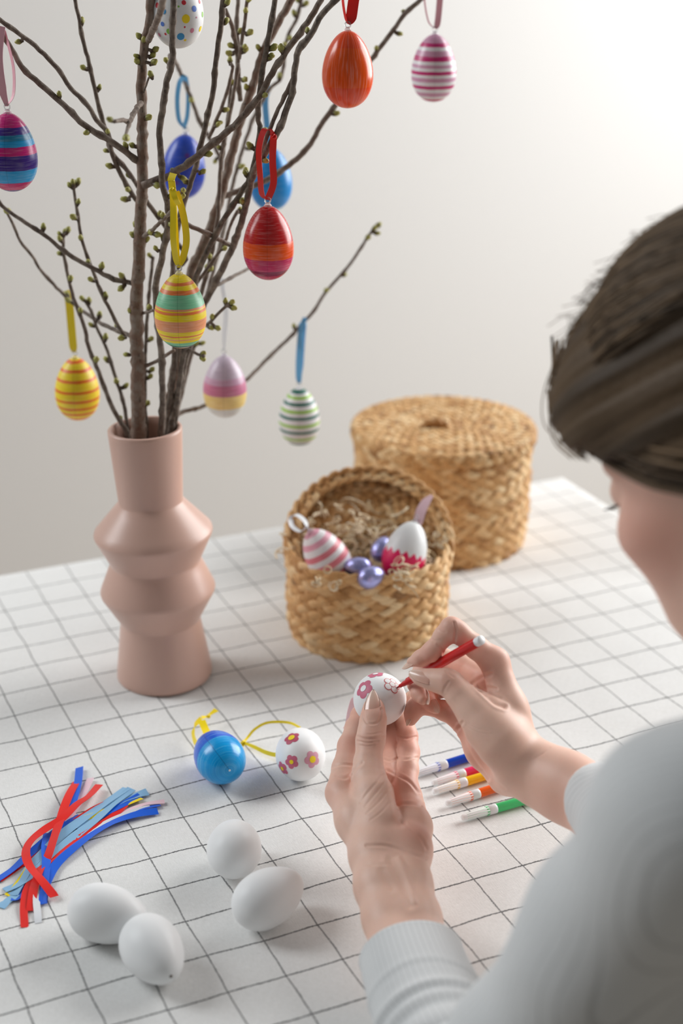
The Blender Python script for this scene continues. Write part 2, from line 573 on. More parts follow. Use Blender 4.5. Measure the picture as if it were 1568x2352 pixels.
stem('main_stem', B4, [(368, 1090), (371, 1030), (371, 985), (373, 928), (373, 858), (370, 803), (363, 758), (358, 704), (358, 650), (370, 600), (384, 530), (385, 468), (373, 423), (371, 358), (366, 308), (373, 249), (383, 190), (396, 134), (396, 80), (398, 0), (399, -40)], 0.0, -0.05, 8.4 * PXM, 7.0 * PXM, 0.25, 0.14, 16)
stem('side_shoot', B4, [(388, 165), (392, 128), (413, 164), (438, 224), (458, 278), (478, 313), (505, 360)], -0.03, 0.14, 5.0 * PXM, 5.6 * PXM, 0.35, 0.12, 17, offs=([0, .25, 1], [-.03, .19, .17]))

B5 = branch('second thick brown trunk rising behind the red egg ribbon', 396, 1060, .02)
stem('main_stem', B5, [(378, 1090), (382, 1030), (386, 985), (398, 878), (413, 798), (438, 629), (463, 575), (487, 510), (503, 463), (520, 400), (545, 303), (566, 236), (587, 177), (596, 143), (621, 84), (650, 34), (680, -20)], 0.02, 0.09, 14.5 * PXM, 8.5 * PXM, 0.85, 0.08, 18)
stem('side_shoot', B5, [(512, 452), (528, 446), (579, 429), (629, 404), (663, 379), (709, 337), (735, 290), (772, 240), (815, 185), (857, 130), (882, 97), (907, 63), (928, 34), (966, 0), (992, -24)], 0.08, 0.18, 7.4 * PXM, 5.6 * PXM, 0.45, 0.12, 19)
stem('side_shoot', B5, [(552, 230), (548, 190), (546, 145), (537, 75), (517, 20)], 0.09, 0.06, 6.2 * PXM, 5.0 * PXM, 0.45, 0.14, 20)
stem('side_shoot', B5, [(547, 160), (546, 100), (543, 60), (548, -20)], 0.07, 0.1, 5.4 * PXM, 5.4 * PXM, 0.5, 0.12, 21)
stem('side_shoot', B5, [(549, 135), (554, 100), (562, 50), (568, -15)], 0.07, 0.06, 4.6 * PXM, 4.0 * PXM, 0.4, 0.12, 22)
B6 = branch('long straight stem standing between the blue egg and the cyan egg', 400, 1060, .01)
stem('main_stem', B6, [(392, 1090), (395, 1030), (400, 970), (420, 850), (448, 720), (480, 610), (497, 520), (502, 473), (507, 368), (520, 299), (535, 224), (547, 147)], 0.01, 0.06, 6.8 * PXM, 4.6 * PXM, 0.4, 0.12, 23)
stem('side_shoot', B6, [(490, 560), (495, 520), (503, 463), (509, 379), (518, 311), (524, 262), (532, 170)], 0.05, 0.09, 4.4 * PXM, 3.8 * PXM, 0.3, 0.12, 24)
stem('twig', B6, [(478, 318), (485, 305), (502, 264), (522, 209), (535, 154)], 0.05, 0.05, 4.4 * PXM, 3.8 * PXM, 0.5, 0.12, 25)
B7 = branch('slender stem with a kink rising in front of the brown trunk to the top edge', 386, 1060, .01)
stem('main_stem', B7, [(384, 1090), (384, 1030), (384, 985), (392, 900), (402, 800), (396, 700), (398, 600), (412, 500), (428, 448), (443, 403), (455, 360), (465, 318), (478, 259), (490, 209), (495, 144), (505, 75), (512, 0), (514, -30)], 0.01, -0.01, 7.2 * PXM, 5.8 * PXM, 0.25, 0.16, 26)
stem('side_shoot', B7, [(400, 620), (428, 594), (405, 555), (383, 523), (348, 478), (313, 423), (290, 388), (254, 346), (246, 312), (234, 269), (221, 219), (204, 144), (192, 100), (182, 45), (174, 10), (171, -24)], 0.02, 0.02, 6.0 * PXM, 4.6 * PXM, 0.3, 0.14, 27)
stem('side_shoot', B7, [(320, 468), (299, 438), (271, 388), (254, 340), (249, 308), (219, 271), (199, 239), (159, 199), (134, 159), (85, 109), (50, 82), (12, 55), (-14, 34)], 0.03, -0.02, 6.2 * PXM, 4.8 * PXM, 0.3, 0.14, 28)
B8 = branch('dark knobbly branch from which the red banded egg hangs', 400, 1060)
stem('main_stem', B8, [(386, 1090), (390, 1030), (394, 985), (402, 930), (417, 870), (432, 800), (461, 715), (478, 682), (495, 648), (520, 598), (541, 551), (558, 497), (570, 446), (583, 396), (604, 358), (638, 303), (655, 261), (671, 210), (678, 156), (688, 109), (714, 80), (735, 38), (772, 0), (792, -20)], 0.0, 0.0, 9.4 * PXM, 6.4 * PXM, 0.2, 0.2, 29, offs=([0, .35, .7, 1], [0, 0.02, -0.035, -0.05]))
stem('side_shoot', B8, [(583, 398), (592, 370), (604, 338), (617, 303), (638, 253), (669, 189), (676, 166)], -0.03, -0.04, 4.8 * PXM, 4.4 * PXM, 0.4, 0.14, 30)
stem('twig', B8, [(541, 568), (522, 560), (473, 535), (433, 517), (410, 503)], 0.01, -0.02, 5.8 * PXM, 5.0 * PXM, 0.55, 0.2, 31)
stem('twig', B8, [(490, 660), (515, 646), (566, 619), (592, 606)], 0.03, 0.10, 4.4 * PXM, 3.8 * PXM, 0.3, 0.1, 32)
stem('twig', B8, [(448, 755), (475, 746), (502, 719), (520, 703)], 0.02, -0.01, 4.0 * PXM, 3.6 * PXM, 0.4, 0.14, 33)
stem('twig', B8, [(425, 800), (443, 808), (455, 814), (468, 818)], 0.01, -0.02, 4.0 * PXM, 3.4 * PXM, 0.4, 0.14, 34)
B9 = branch('dark stem running up between the brown trunk and the red ribbon loop', 396, 1060, .01)
stem('main_stem', B9, [(390, 1090), (396, 1030), (400, 985), (413, 870), (431, 760), (448, 650), (466, 600), (495, 540), (516, 501), (550, 447), (573, 408), (587, 360), (597, 299), (592, 256), (598, 199), (606, 140), (618, 80), (631, 0), (633, -30)], 0.01, -0.02, 7.0 * PXM, 6.0 * PXM, 0.15, 0.18, 35)
stem('side_shoot', B9, [(452, 650), (478, 614), (512, 565), (532, 510), (546, 484)], 0.02, 0.03, 4.6 * PXM, 4.0 * PXM, 0.5, 0.14, 36)
B10 = branch('thin blurred stem behind the second trunk leaning to the right', 396, 1060, .03)
stem('main_stem', B10, [(396, 1090), (398, 1030), (404, 960), (430, 850), (480, 660), (515, 520), (530, 446), (541, 400), (562, 328), (587, 261), (621, 202), (646, 177), (659, 88), (680, 46), (694, -10)], 0.03, 0.22, 5.6 * PXM, 4.6 * PXM, 0.4, 0.12, 37, offs=([0, .3, .8, 1], [.03, .08, .20, .22]))
B11 = branch('long thin branch leaning out to the lower right with the green striped egg', 398, 1060, .01)
stem('main_stem', B11, [(380, 1080), (392, 1000), (402, 962), (415, 948), (440, 941), (470, 931), (520, 903), (565, 873), (617, 821), (667, 773), (697, 739), (720, 716), (746, 674), (798, 614), (827, 572), (848, 539), (862, 522)], 0.0, 0.2, 6.4 * PXM, 3.8 * PXM, 0.45, 0.12, 38, offs=([0, .08, .25, .55, 1], [0, .015, .12, .19, .2]))
B12 = branch('short dark stub at the right of the vase mouth', 394, 1060, .01)
stem('main_stem', B12, [(380, 1090), (388, 1030), (394, 985), (398, 953), (413, 878), (428, 828), (440, 770)], 0.012, 0.02, 5.4 * PXM, 4.4 * PXM, 0.2, 0.14, 39)

BP = []
for lst, oy, sc, ox in (
    ([(92, 200), (282, 440), (408, 618), (592, 678), (615, 680), (497, 703), (512, 775), (600, 818), (585, 930), (598, 880), (500, 612), (387, 322), (463, 412), (378, 110), (645, 182), (665, 200), (632, 268), (657, 290), (637, 295), (715, 240), (705, 265), (710, 298), (700, 358), (880, 450), (775, 290), (1005, 580), (940, 570), (1035, 515), (1040, 108), (1052, 20), (1133, 55), (1145, 10), (1102, 155), (1150, 160), (1070, 220), (1097, 247), (1062, 255), (1130, 225), (1132, 240), (1055, 285), (1192, 232), (1255, 232), (1290, 240), (1245, 272), (1280, 112), (1355, 75), (1408, 25), (1385, 15), (1330, 165), (1312, 215), (1415, 155), (1285, 360), (1215, 445), (1218, 615), (1218, 748), (1130, 375), (1140, 418), (1068, 390), (1150, 690), (1105, 780), (1128, 810), (1108, 935), (1100, 975), (990, 735), (1020, 690), (790, 795), (838, 825), (858, 850), (843, 882), (935, 805), (775, 912), (712, 858), (835, 905), (350, 850), (320, 865), (337, 845), (360, 848), (367, 938), (347, 1015), (35, 978), (745, 998), (780, 1025), (955, 720), (1545, 530), (525, 560), (583, 632), (680, 553)], 0, 2.01, 0),
    ([(33, 15), (210, 92), (275, 120), (300, 110), (315, 105), (275, 145), (345, 50), (373, 140), (280, 215), (412, 258), (475, 275), (425, 338), (325, 335), (318, 400), (325, 425), (383, 420), (415, 430), (490, 410), (375, 480), (465, 495), (420, 542), (545, 545), (493, 600), (495, 705), (540, 805), (580, 825), (560, 975), (570, 310), (572, 365), (575, 600), (600, 480), (590, 680), (615, 130), (640, 95), (640, 130), (670, 150), (690, 110), (720, 125), (748, 35), (715, 190), (695, 225), (750, 145), (690, 470), (693, 610), (700, 750), (675, 905), (690, 785), (1035, 430), (1070, 432), (1075, 458), (975, 498), (970, 552), (1000, 552), (935, 665), (930, 685), (905, 630), (930, 628), (445, 710), (1350, 545), (1245, 682), (1500, 385), (965, 230), (970, 285), (1100, 15), (1030, 190)], 480, 2.01, 0),
    ([(955, 1305), (1005, 1240), (1005, 1280), (990, 1250), (820, 1505), (730, 1595), (775, 630), (1000, 280), (1125, 190), (1150, 75), (365, 270), (440, 270), (480, 280), (425, 320), (290, 950), (140, 680), (320, 810), (270, 1105), (255, 1155), (265, 920), (175, 1360), (95, 1410), (85, 1475), (475, 425)], 0, 2.376, 440)):
    BP += [(ox + x / sc, oy + y / sc) for x, y in lst]
SP = [(root, Q, rad, pix(Q)[0]) for root, Q, rad, _ in STEMS]
for k, (bx, by) in enumerate(BP):
    best = None
    for root, Q, rad, q2 in SP:
        d2 = np.hypot(q2[:, 0] - bx, q2[:, 1] - by)
        i = int(np.argmin(d2))
        cost = max(d2[i] - rad[i] / PXM, 0) + 0.12 * d2[i]
        if best is None or cost < best[0]:
            best = (cost, root, Q, rad, i, d2[i])
    if best[5] > 34:
        continue
    _, root, Q, rad, i, dd = best
    base = Q[i]
    T = unit(Q[min(i + 2, len(Q) - 1)] - Q[max(i - 2, 0)])
    dep = pix(base)[1]
    tip = at(bx, by, dep - random.uniform(-0.002, 0.004))
    outw = tip - base
    z = unit(unit(outw) * 0.8 + T * 0.75 + rng.normal(size=3) * 0.12)
    pos = base + unit(outw) * max(np.linalg.norm(outw) - 0.002, rad[i] * 0.75)
    s = random.uniform(0.82, 1.12)
    b = bpy.data.objects.new('bud', BUDS[k % 4])
    COL.objects.link(b)
    b.parent = root
    mm = Matrix.Translation(Vector(pos) - root.location) @ frame_z(z, rng.normal(size=3)).to_4x4() @ Matrix.Scale(s, 4)
    b.matrix_basis = mm
    gap = np.linalg.norm(pos - base)
    if gap > rad[i] * 1.3:                                   # a bud on a short stalk
        V, Fc = tube(np.array([base, base + (pos - base) * 0.5 + T * 0.0008, pos + z * 0.0006]), [0.0016, 0.0014, 0.0015], 6)
        obj('bud_stalk', mesh('bud_stalk', V, Fc, bark.m, attrs={'tone': np.full(len(V), 0.4)}), root)

# ------------------------------------------------------------------ eggs
EA, EB = 0.0292, 0.0195         # half length and half width of a craft egg


def egg_mesh(name, mat, a=EA, b=EB, n=40, m=30, k=0.16):
    prof = []
    for i in range(m + 1):
        t = math.pi * i / m
        z = -a * math.cos(t)
        prof.append((max(b * math.sin(t) * (1 - k * z / a) * 1.012, 0), z))
    V, Fc = lathe(prof, n)
    return mesh(name, V, Fc, mat)


def egg_r(z, a=EA, b=EB, k=0.16):
    return b * math.sqrt(max(1 - (z / a) ** 2, 0)) * (1 - k * z / a) * 1.012


def banded(name, stops, rough=0.28, brush=0.10, wobble=0.010, streak=0.35, tint=(1, 1, 1), vertical=False, spec=0.5):
    """paint in bands from the pointed top (0) to the blunt end (1), laid on with a brush"""
    m = Mat(name, rough)
    c = m.coord()
    s = m.n('SeparateXYZ', {0: c})
    t = m.rng(s.outputs[2], EA, -EA)
    ang = m.n('Math', {0: s.outputs[1], 1: s.outputs[0]}, operation='ARCTAN2').outputs[0]
    ca = m.n('CombineXYZ', {0: m.math('MULTIPLY', m.math('COSINE', ang), 0.6), 1: m.math('MULTIPLY', m.math('SINE', ang), 0.6), 2: m.math('MULTIPLY', t, 3.0)}).outputs[0]
    wb = m.noise(ca, 3.0, 3)
    t2 = m.math('ADD', t, m.math('MULTIPLY', m.math('SUBTRACT', wb, 0.5), wobble * 2.2))
    cb = m.n('CombineXYZ', {0: m.math('COSINE', ang), 1: m.math('SINE', ang), 2: m.math('MULTIPLY', t, 46.0)}).outputs[0]
    if vertical:
        cb = m.n('CombineXYZ', {0: m.math('MULTIPLY', ang, 9.0), 1: 0.0, 2: m.math('MULTIPLY', t, 2.2)}).outputs[0]
    st = m.noise(cb, 1.3, 4)
    col = m.ramp(t2, stops, 'CONSTANT')
    col = m.mix(m.rng(st, 0.5, 0.78, 0, streak), col, m.mix(0.5, col, (1, 1, 1)))
    col = m.mix(m.rng(st, 0.5, 0.25, 0, streak), col, m.mix(1.0, col, (0.55, 0.5, 0.55), 'MULTIPLY'))
    # the moulded seam of the egg
    seam = m.rng(m.math('ABSOLUTE', s.outputs[0]), 0.0, 0.00045, 1, 0)
    front = m.rng(s.outputs[1], 0.0, -0.001, 0, 1)
    sm = m.math('MULTIPLY', seam, front)
    col = m.mix(m.math('MULTIPLY', sm, 0.35), col, m.mix(1.0, col, (0.3, 0.3, 0.35), 'MULTIPLY'))
    m.out('Base Color', col)
    m.bump(m.math('SUBTRACT', m.math('MULTIPLY', st, brush), m.math('MULTIPLY', sm, 0.5)), 0.25, 0.0006)
    m.set('Specular IOR Level', spec)
    return m.m


def stripes(bg, col_list, width):
    """narrow stripes (centre, colour) on a ground"""
    st = [(0.0, bg)]
    for p, cl in col_list:
        st += [(max(p - width / 2, 0.001), cl), (p + width / 2, bg)]
    return st


MAG, NAVY, TEAL, CYAN = rgb(206, 22, 122), rgb(62, 34, 134), rgb(22, 128, 170), rgb(20, 160, 222)
clearp = Mat('clear_plastic', 0.12, (0.92, 0.93, 0.94))
clearp.set('Transmission Weight', 0.75)
clearp.set('IOR', 1.3)
clearp = clearp.m


def satin(name, col, rough=0.38):
    m = Mat(name, rough, col)
    uvw = m.noise(m.coord('Object', (1, 1, 1)), 1900, 2)
    m.bump(uvw, 0.12, 0.0003)
    m.set('Specular IOR Level', 0.6)
    return m.m


RIB = {'red': satin('red_satin', rgb(230, 24, 16)), 'blue': satin('blue_satin', rgb(0, 96, 222)), 'sky': satin('light_blue_satin', rgb(138, 186, 222)),
       'yellow': satin('yellow_satin', rgb(255, 226, 6)), 'pink': satin('pale_pink_satin', rgb(240, 205, 215)), 'white': satin('white_satin', rgb(228, 230, 234)),
       'rose': satin('rose_satin', rgb(226, 168, 180)), 'azure': satin('azure_satin', rgb(96, 168, 216))}


def cap_meshes(root, world_m=None):
    """the clear loop that the ribbon is threaded through, at the pointed end"""
    prof = [(0.0, EA - .0010), (0.0032, EA - .0010), (0.0030, EA + .0005), (0.0021, EA + .0012), (0.0017, EA + .0022), (0.0, EA + .0024)]
    a = lathe(prof, 16)
    t = np.linspace(0, 2 * math.pi, 17)[:-1]
    ring = np.array([(0.0021 * math.cos(x), 0, EA + 0.0042 + 0.0022 * math.sin(x)) for x in t])
    ring = np.vstack([ring, ring[:1]])
    b = tube(ring, 0.0006, 6, cap=False, hint=(0, 1, 0))
    V, Fc, _ = join([a, b])
    return obj('hanger_cap', mesh('hanger_cap', V, Fc, clearp), root, world=False)


G_H = 'painted eggs hanging from the branches'


def hanging(label, x, y, o, mat, ribbon, col, tilt=0.0, group=G_H, spin=0.0):
    """ribbon: list of strands; each strand = list of (x, y, offset) photograph points, with width in mm and the way it faces"""
    P = up(x, y, o)
    rot = Matrix.Rotation(math.radians(tilt), 3, Vector(VH)) @ Matrix.Rotation(math.atan2(VH[1], VH[0]) - math.pi / 2 + spin, 3, 'Z')
    r = thing('hanging_egg', label, 'egg', P, group, rot)
    obj('shell', egg_mesh('shell', mat), r, world=False)
    cap_meshes(r)
    lo = r.matrix_basis @ Vector((0, 0, EA + 0.0048))
    px0, d0 = pix(np.array(lo))
    parts = []
    for pts, wmm, face in ribbon:
        Q = [up(a, b, o + (c if c is not None else 0)) for a, b, c in pts]
        Q.append(np.array(lo))
        side = np.cross(unit(Q[0] - Q[-1]), VH) * math.cos(face) + VH * math.sin(face)
        sides = np.array([side] * len(Q))
        wd = [wmm * 0.001] * (len(Q) - 1) + [wmm * 0.00045]
        parts.append(strip(np.array(Q), wd, sides))
    V, Fc, _ = join(parts)
    rb = obj('ribbon', mesh('ribbon', V, Fc, RIB[col]), r)
    return r, rb


def knot(parent, P, size, col, seed=0):
    r = np.random.default_rng(seed)
    t = np.linspace(0, 2 * math.pi, 14)
    a = np.array([np.array(P) + size * np.array([math.cos(x), 0.5 * math.sin(2 * x), 0.8 * math.sin(x)]) for x in t])
    V, Fc = tube(a, size * 0.62, 8)
    return obj('knot', mesh('knot', V, Fc, RIB[col]), parent)


# 1 dotted egg (cut by the top edge)
white_egg = Mat('white_egg_plastic', 0.42, (0.87, 0.88, 0.885))
white_egg.bump(white_egg.noise(white_egg.coord(), 260, 3), 0.04, 0.0004)
white_egg.set('Specular IOR Level', 0.35)
white_egg.set('Subsurface Weight', 0.12)
white_egg.set('Subsurface Radius', (0.004, 0.004, 0.004))
white_egg = white_egg.m


def decal(root, egg_pts, mat, name, lift=0.00012):
    """flat paint on a shell: polygons given as (local direction centre, tangent outline) laid on the egg"""
    V, Fc = [], []
    for cdir, outline, sc in egg_pts:
        cdir = unit(cdir)
        tx = unit(np.cross((0, 0, 1.0), cdir)) if abs(cdir[2]) < 0.95 else np.array([1.0, 0, 0])
        ty = np.cross(cdir, tx)
        rings = 4
        base = len(V)

        def put(u, v):
            # march from the axis point towards the surface along the direction
            p = cdir * 0.02 + tx * u + ty * v
            d = unit(p)
            lo_, hi_ = 0.0, 0.04
            for _ in range(22):
                mid = (lo_ + hi_) / 2
                q = d * mid
                ins = abs(q[2]) < EA and math.hypot(q[0], q[1]) < egg_r(q[2])
                lo_, hi_ = (mid, hi_) if ins else (lo_, mid)
            V.append(d * (lo_ + lift))
        put(*(np.mean(np.array(outline), 0) * sc))
        n = len(outline)
        for k in range(1, rings + 1):
            for (u, v) in outline:
                mu = np.mean(np.array(outline), 0)
                q = (mu + (np.array((u, v)) - mu) * k / rings) * sc
                put(*q)
        for i in range(n):
            j = (i + 1) % n
            Fc.append((base, base + 1 + i, base + 1 + j))
            for k in range(rings - 1):
                a = base + 1 + k * n
                Fc.append((a + i, a + n + i, a + n + j, a + j))
    return obj(name, mesh(name, V, Fc, mat), root, world=False)


def circle(r=1.0, n=14, cx=0, cy=0, sq=1.0):
    return [(cx + r * math.cos(2 * math.pi * i / n), cy + r * sq * math.sin(2 * math.pi * i / n)) for i in range(n)]


def to_local(root, px_xy):
    """direction in an egg's own frame towards the point of its surface seen at a pixel"""
    inv = root.matrix_basis.inverted()
    o_ = np.array(inv @ Vector(CAM))
    d_ = np.array((inv.to_3x3() @ Vector(ray(*px_xy)))).astype(float)
    d_ = unit(d_)
    tb_ = -(o_ @ d_)
    for t in np.linspace(tb_ - 0.04, tb_ + 0.02, 1200):
        q = o_ + d_ * t
        if abs(q[2]) < EA and math.hypot(q[0], q[1]) < egg_r(q[2]):
            return q
    return o_ + d_ * tb_


paint = {k: plain('paint_' + k, v, 0.5) for k, v in dict(red=rgb(215, 45, 60), yellow=rgb(250, 222, 20), blue=rgb(92, 130, 215), sky=rgb(50, 150, 210), green=rgb(140, 200, 80),
         pinkish=rgb(222, 140, 165), rose=rgb(205, 105, 132), mauve=rgb(222, 160, 180), outline=rgb(214, 105, 110), deep=rgb(190, 78, 106), dark=rgb(60, 110, 90)).items()}

dot, _ = hanging('white egg with coloured polka dots hanging at the top edge', 407, 20, 0.0, white_egg,
                 [([(404, -170, 0), (405, -100, 0)], 5, 0.3)], 'white')
for cname, spots in dict(red=[(361, 12, 8), (422, 6, 7), (458, 4, 6), (424, 62, 2.5), (380, 78, 3)], yellow=[(427, 43, 12), (460, 66, 7), (425, 92, 3)], blue=[(446, 20, 9), (373, 55, 6), (352, 44, 5)],
                         sky=[(376, 26, 8), (415, 84, 9)], green=[(465, 33, 8), (388, 72, 7), (410, 15, 3)], pinkish=[(441, 70, 6), (366, 80, 5), (350, 10, 6), (451, 40, 2.5)]).items():
    for sx, sy, sr in spots:
        q = to_local(dot, (sx, sy))
        decal(dot, [(q, circle(1.0), sr * 1.18 / F * 0.78)], paint[cname], 'painted_dot')

hanging('glossy orange egg hanging on a red ribbon below the top edge', 798, 160, 0.0,
        banded('orange_brushed_paint', [(0.0, rgb(240, 74, 8)), (0.2, rgb(246, 88, 8)), (0.7, rgb(242, 72, 8))], 0.2, 0.12, 0.02, 0.5, vertical=True),
        [([(786, -60, -.004), (787, 0, -.003), (793, 40, 0)], 3.2, 1.0), ([(822, -60, .004), (812, 0, .003), (806, 40, .001)], 8.5, 0.15)], 'red')
WHT = rgb(232, 228, 230)
MV = rgb(205, 150, 178)
DP = rgb(196, 30, 112)
hanging('egg with pink, mauve and white stripes hanging furthest to the right', 996, 157, 0.18,
        banded('pink_white_stripes', [(0.0, MV), (0.115, DP), (0.17, WHT), (0.22, MV), (0.30, DP), (0.37, WHT), (0.42, MV), (0.465, WHT), (0.515, DP), (0.565, WHT), (0.61, MV), (0.67, WHT), (0.725, DP), (0.775, WHT), (0.83, MV), (0.89, WHT), (0.93, DP), (0.965, WHT)], 0.3, streak=0.25, wobble=.006),
        [([(972, -40, -.002), (975, 5, -.002), (984, 50, 0)], 1.6, 0.6), ([(1012, -40, .002), (1009, 10, .002), (1004, 55, 0)], 5.5, 0.2)], 'rose')
hanging('egg banded in magenta, navy and turquoise, cut by the left edge', 24, 350, -0.06,
        banded('navy_turquoise_bands', [(0.0, MAG), (0.16, NAVY), (0.245, TEAL), (0.315, CYAN), (0.39, MAG), (0.50, NAVY), (0.685, CYAN), (0.85, rgb(205, 40, 110)), (0.955, NAVY)], 0.25),
        [([(2, 60, -.004), (-4, 130, -.004), (4, 200, -.002)], 7, 0.2), ([(10, 70, .003), (30, 150, .003), (31, 215, .002)], 4.2, 0.9)], 'rose')
_, rb = hanging('red egg with an orange and a magenta band on a red ribbon loop', 616, 558, -0.04,
                banded('red_orange_magenta_bands', [(0.0, rgb(196, 18, 22)), (0.455, rgb(238, 84, 16)), (0.665, rgb(200, 16, 92)), (0.83, rgb(140, 12, 70)), (0.9, rgb(196, 20, 84))], 0.24),
                [([(628, 312, .004), (616, 297, .004), (604, 303, 0), (594, 345, -.003), (597, 400, -.003), (601, 445, 0)], 5.0, 0.5), ([(628, 312, .004), (626, 370, .003), (628, 420, .002), (616, 455, 0)], 5.4, -0.35)], 'red')
knot(rb, up(628, 313, -.038), 0.0016, 'red')
YL, OR, MT, TN = rgb(252, 222, 20), rgb(242, 128, 60), rgb(130, 206, 160), rgb(240, 158, 110)
_, rb = hanging('yellow, orange and mint striped egg on a yellow ribbon near the middle', 414, 714, -0.08,
                banded('mint_yellow_bands', [(0.0, YL), (0.085, OR), (0.12, YL), (0.175, OR), (0.225, MT), (0.395, TN), (0.425, YL), (0.44, OR), (0.475, YL), (0.56, TN), (0.705, YL), (0.765, OR), (0.785, YL), (0.815, TN), (0.83, YL), (0.87, MT), (0.925, rgb(20, 112, 100)), (0.955, rgb(220, 170, 120))], 0.36, wobble=.008),
                [([(396, 432, .002), (398, 490, -.003), (398, 550, -.003), (404, 595, 0)], 5.0, 0.3), ([(404, 440, .004), (420, 490, .003), (428, 550, .003), (420, 592, .002)], 5.2, -0.25), ([(398, 398, .004), (393, 414, .002), (396, 436, .002)], 6.0, 0.4)], 'yellow')
knot(rb, up(396, 437, -.08), 0.0019, 'yellow')
V, Fc = strip(np.array([up(396, 437, -.082), up(402, 455, -.086), up(410, 470, -.084)]), 0.004, np.cross(VH, (0, 0, 1)))
obj('ribbon_tail', mesh('ribbon_tail', V, Fc, RIB['yellow']), rb)
hanging('yellow egg with thin orange stripes hanging lowest at the left', 177, 893, 0.09,
        banded('yellow_orange_stripes', stripes(rgb(248, 216, 30), [(p, rgb(236, 110, 24)) for p in (.04, .16, .305, .47, .615, .735, .835, .93)], 0.040), 0.42, wobble=.010, streak=.2),
        [([(150, 668, .0), (158, 690, .0), (163, 740, 0), (168, 795, 0)], 7.4, 0.15)], 'yellow')
hanging('pastel egg in lilac, rose, yellow and white on a white ribbon', 516, 888, 0.11,
        banded('pastel_bands', [(0.0, rgb(200, 182, 198)), (0.30, rgb(204, 160, 186)), (0.395, rgb(205, 120, 152)), (0.565, rgb(238, 208, 130)), (0.785, rgb(224, 226, 220))], 0.35, wobble=.006, streak=.4),
        [([(512, 640, .0), (511, 660, .0), (519, 715, 0), (515, 775, 0)], 5.4, 0.7)], 'white')
GD, GL = rgb(28, 104, 88), rgb(150, 196, 62)
_, rb = hanging('white egg with dark and light green stripes on a blue ribbon', 687, 957, 0.19,
                banded('green_white_stripes', stripes(WHT, [(.035, GD), (.115, GL), (.21, GD), (.325, GL), (.435, GD), (.565, GL), (.68, GD), (.815, GL), (.92, GD)], 0.050), 0.4, wobble=.006, streak=.15),
                [([(694, 748, .0), (690, 770, 0), (686, 830, 0), (686, 868, 0)], 6.6, 0.5), ([(697, 748, .003), (694, 780, .004), (690, 840, .003)], 6.0, -0.5)], 'azure')
knot(rb, up(695, 744, .19), 0.0024, 'azure')
V, Fc = strip(np.array([up(690, 758, .188), up(697, 738, .186), up(701, 730, .188)]), 0.0045, np.cross(VH, (0, 0, 1)))
obj('ribbon_tail', mesh('ribbon_tail', V, Fc, RIB['azure']), rb)
bl, _ = hanging('dark blue egg with purple spots half hidden behind the branches', 422, 383, 0.19,
                banded('blue_paint', [(0.0, rgb(40, 74, 186)), (0.5, rgb(34, 66, 190)), (0.75, rgb(40, 80, 205))], 0.3, streak=.15),
                [([(424, 172, .0), (412, 190, -.003), (407, 230, -.003), (411, 275, 0)], 4.6, 0.4), ([(426, 176, .004), (432, 215, .003), (430, 265, .003), (424, 288, 0)], 4.2, -0.6)], 'azure', tilt=5)
for q in ((430, 358, 7), (405, 420, 6), (462, 400, 6), (452, 330, 5)):
    decal(bl, [(to_local(bl, q[:2]), circle(1.0), q[2] * 1.4 / F * 0.8)], plain('purple_spot_paint', rgb(88, 50, 150), 0.5), 'painted_dot')
cy, _ = hanging('bright turquoise egg hidden behind the red ribbon loop', 622, 412, 0.215,
                banded('turquoise_paint', [(0.0, rgb(20, 140, 215)), (0.88, rgb(26, 150, 222)), (0.93, rgb(150, 196, 214))], 0.3, wobble=.035, streak=.25),
                [([(618, 196, -.004), (609, 230, 0), (613, 290, 0), (617, 325, 0)], 6.0, 0.3)], 'azure')

# ------------------------------------------------------------------ eggs on the cloth
GW = 'blank white craft eggs on the cloth'


def table_egg(label, x, y, ax_px, lift=0.0, mat=white_egg, group=None, name='craft_egg', toward=None, spin=0.0):
    """an egg lying on the cloth with its middle seen at (x, y); ax_px is the way its pointed end lies (image vector) or a world vector"""
    P = on(x, y, 0.0192)
    if toward is not None:
        ax = unit(toward)
    else:
        ax = unit(on(x + ax_px[0], y + ax_px[1], 0.0192) - P)
    rot = frame_z(ax) @ Matrix.Rotation(spin, 3, 'Z')
    P = np.array([P[0], P[1], 0.0])
    # rest the shell on the cloth
    zs = []
    for z in np.linspace(-EA, EA, 41):
        r = egg_r(z)
        zs.append(ax[2] * z - r * math.sqrt(max(1 - ax[2] ** 2, 0)))
    P[2] = -min(zs) - 0.0006 + lift
    t = thing(name, label, 'egg', P, group, rot)
    obj('shell', egg_mesh('shell', mat), t, world=False)
    return t


e = table_egg('rear white egg of the touching pair, its blunt end towards the ribbons', 249, 2101, (100, 24), group=GW)
e2 = table_egg('front white egg of the touching pair, with a small hole in its tip', 352, 2184, (52, 75), group=GW)
V, Fc = lathe([(0.0, EA + .0004), (0.0011, EA + .0001), (0.0012, EA - .0014), (0, EA - .0016)], 10)
obj('hole', mesh('hole', V, Fc, plain('hole_shadow', (0.09, 0.055, 0.03), 0.8)), e2, world=False)
table_egg('white egg standing on its own, furthest back of the four blank ones', 538, 1945, (0, 0), toward=(0.36, 0.88, -0.22), group=GW)
table_egg('white egg just right of the lone one, pointing to the wrist', 618, 2060, (100, -62), group=GW)

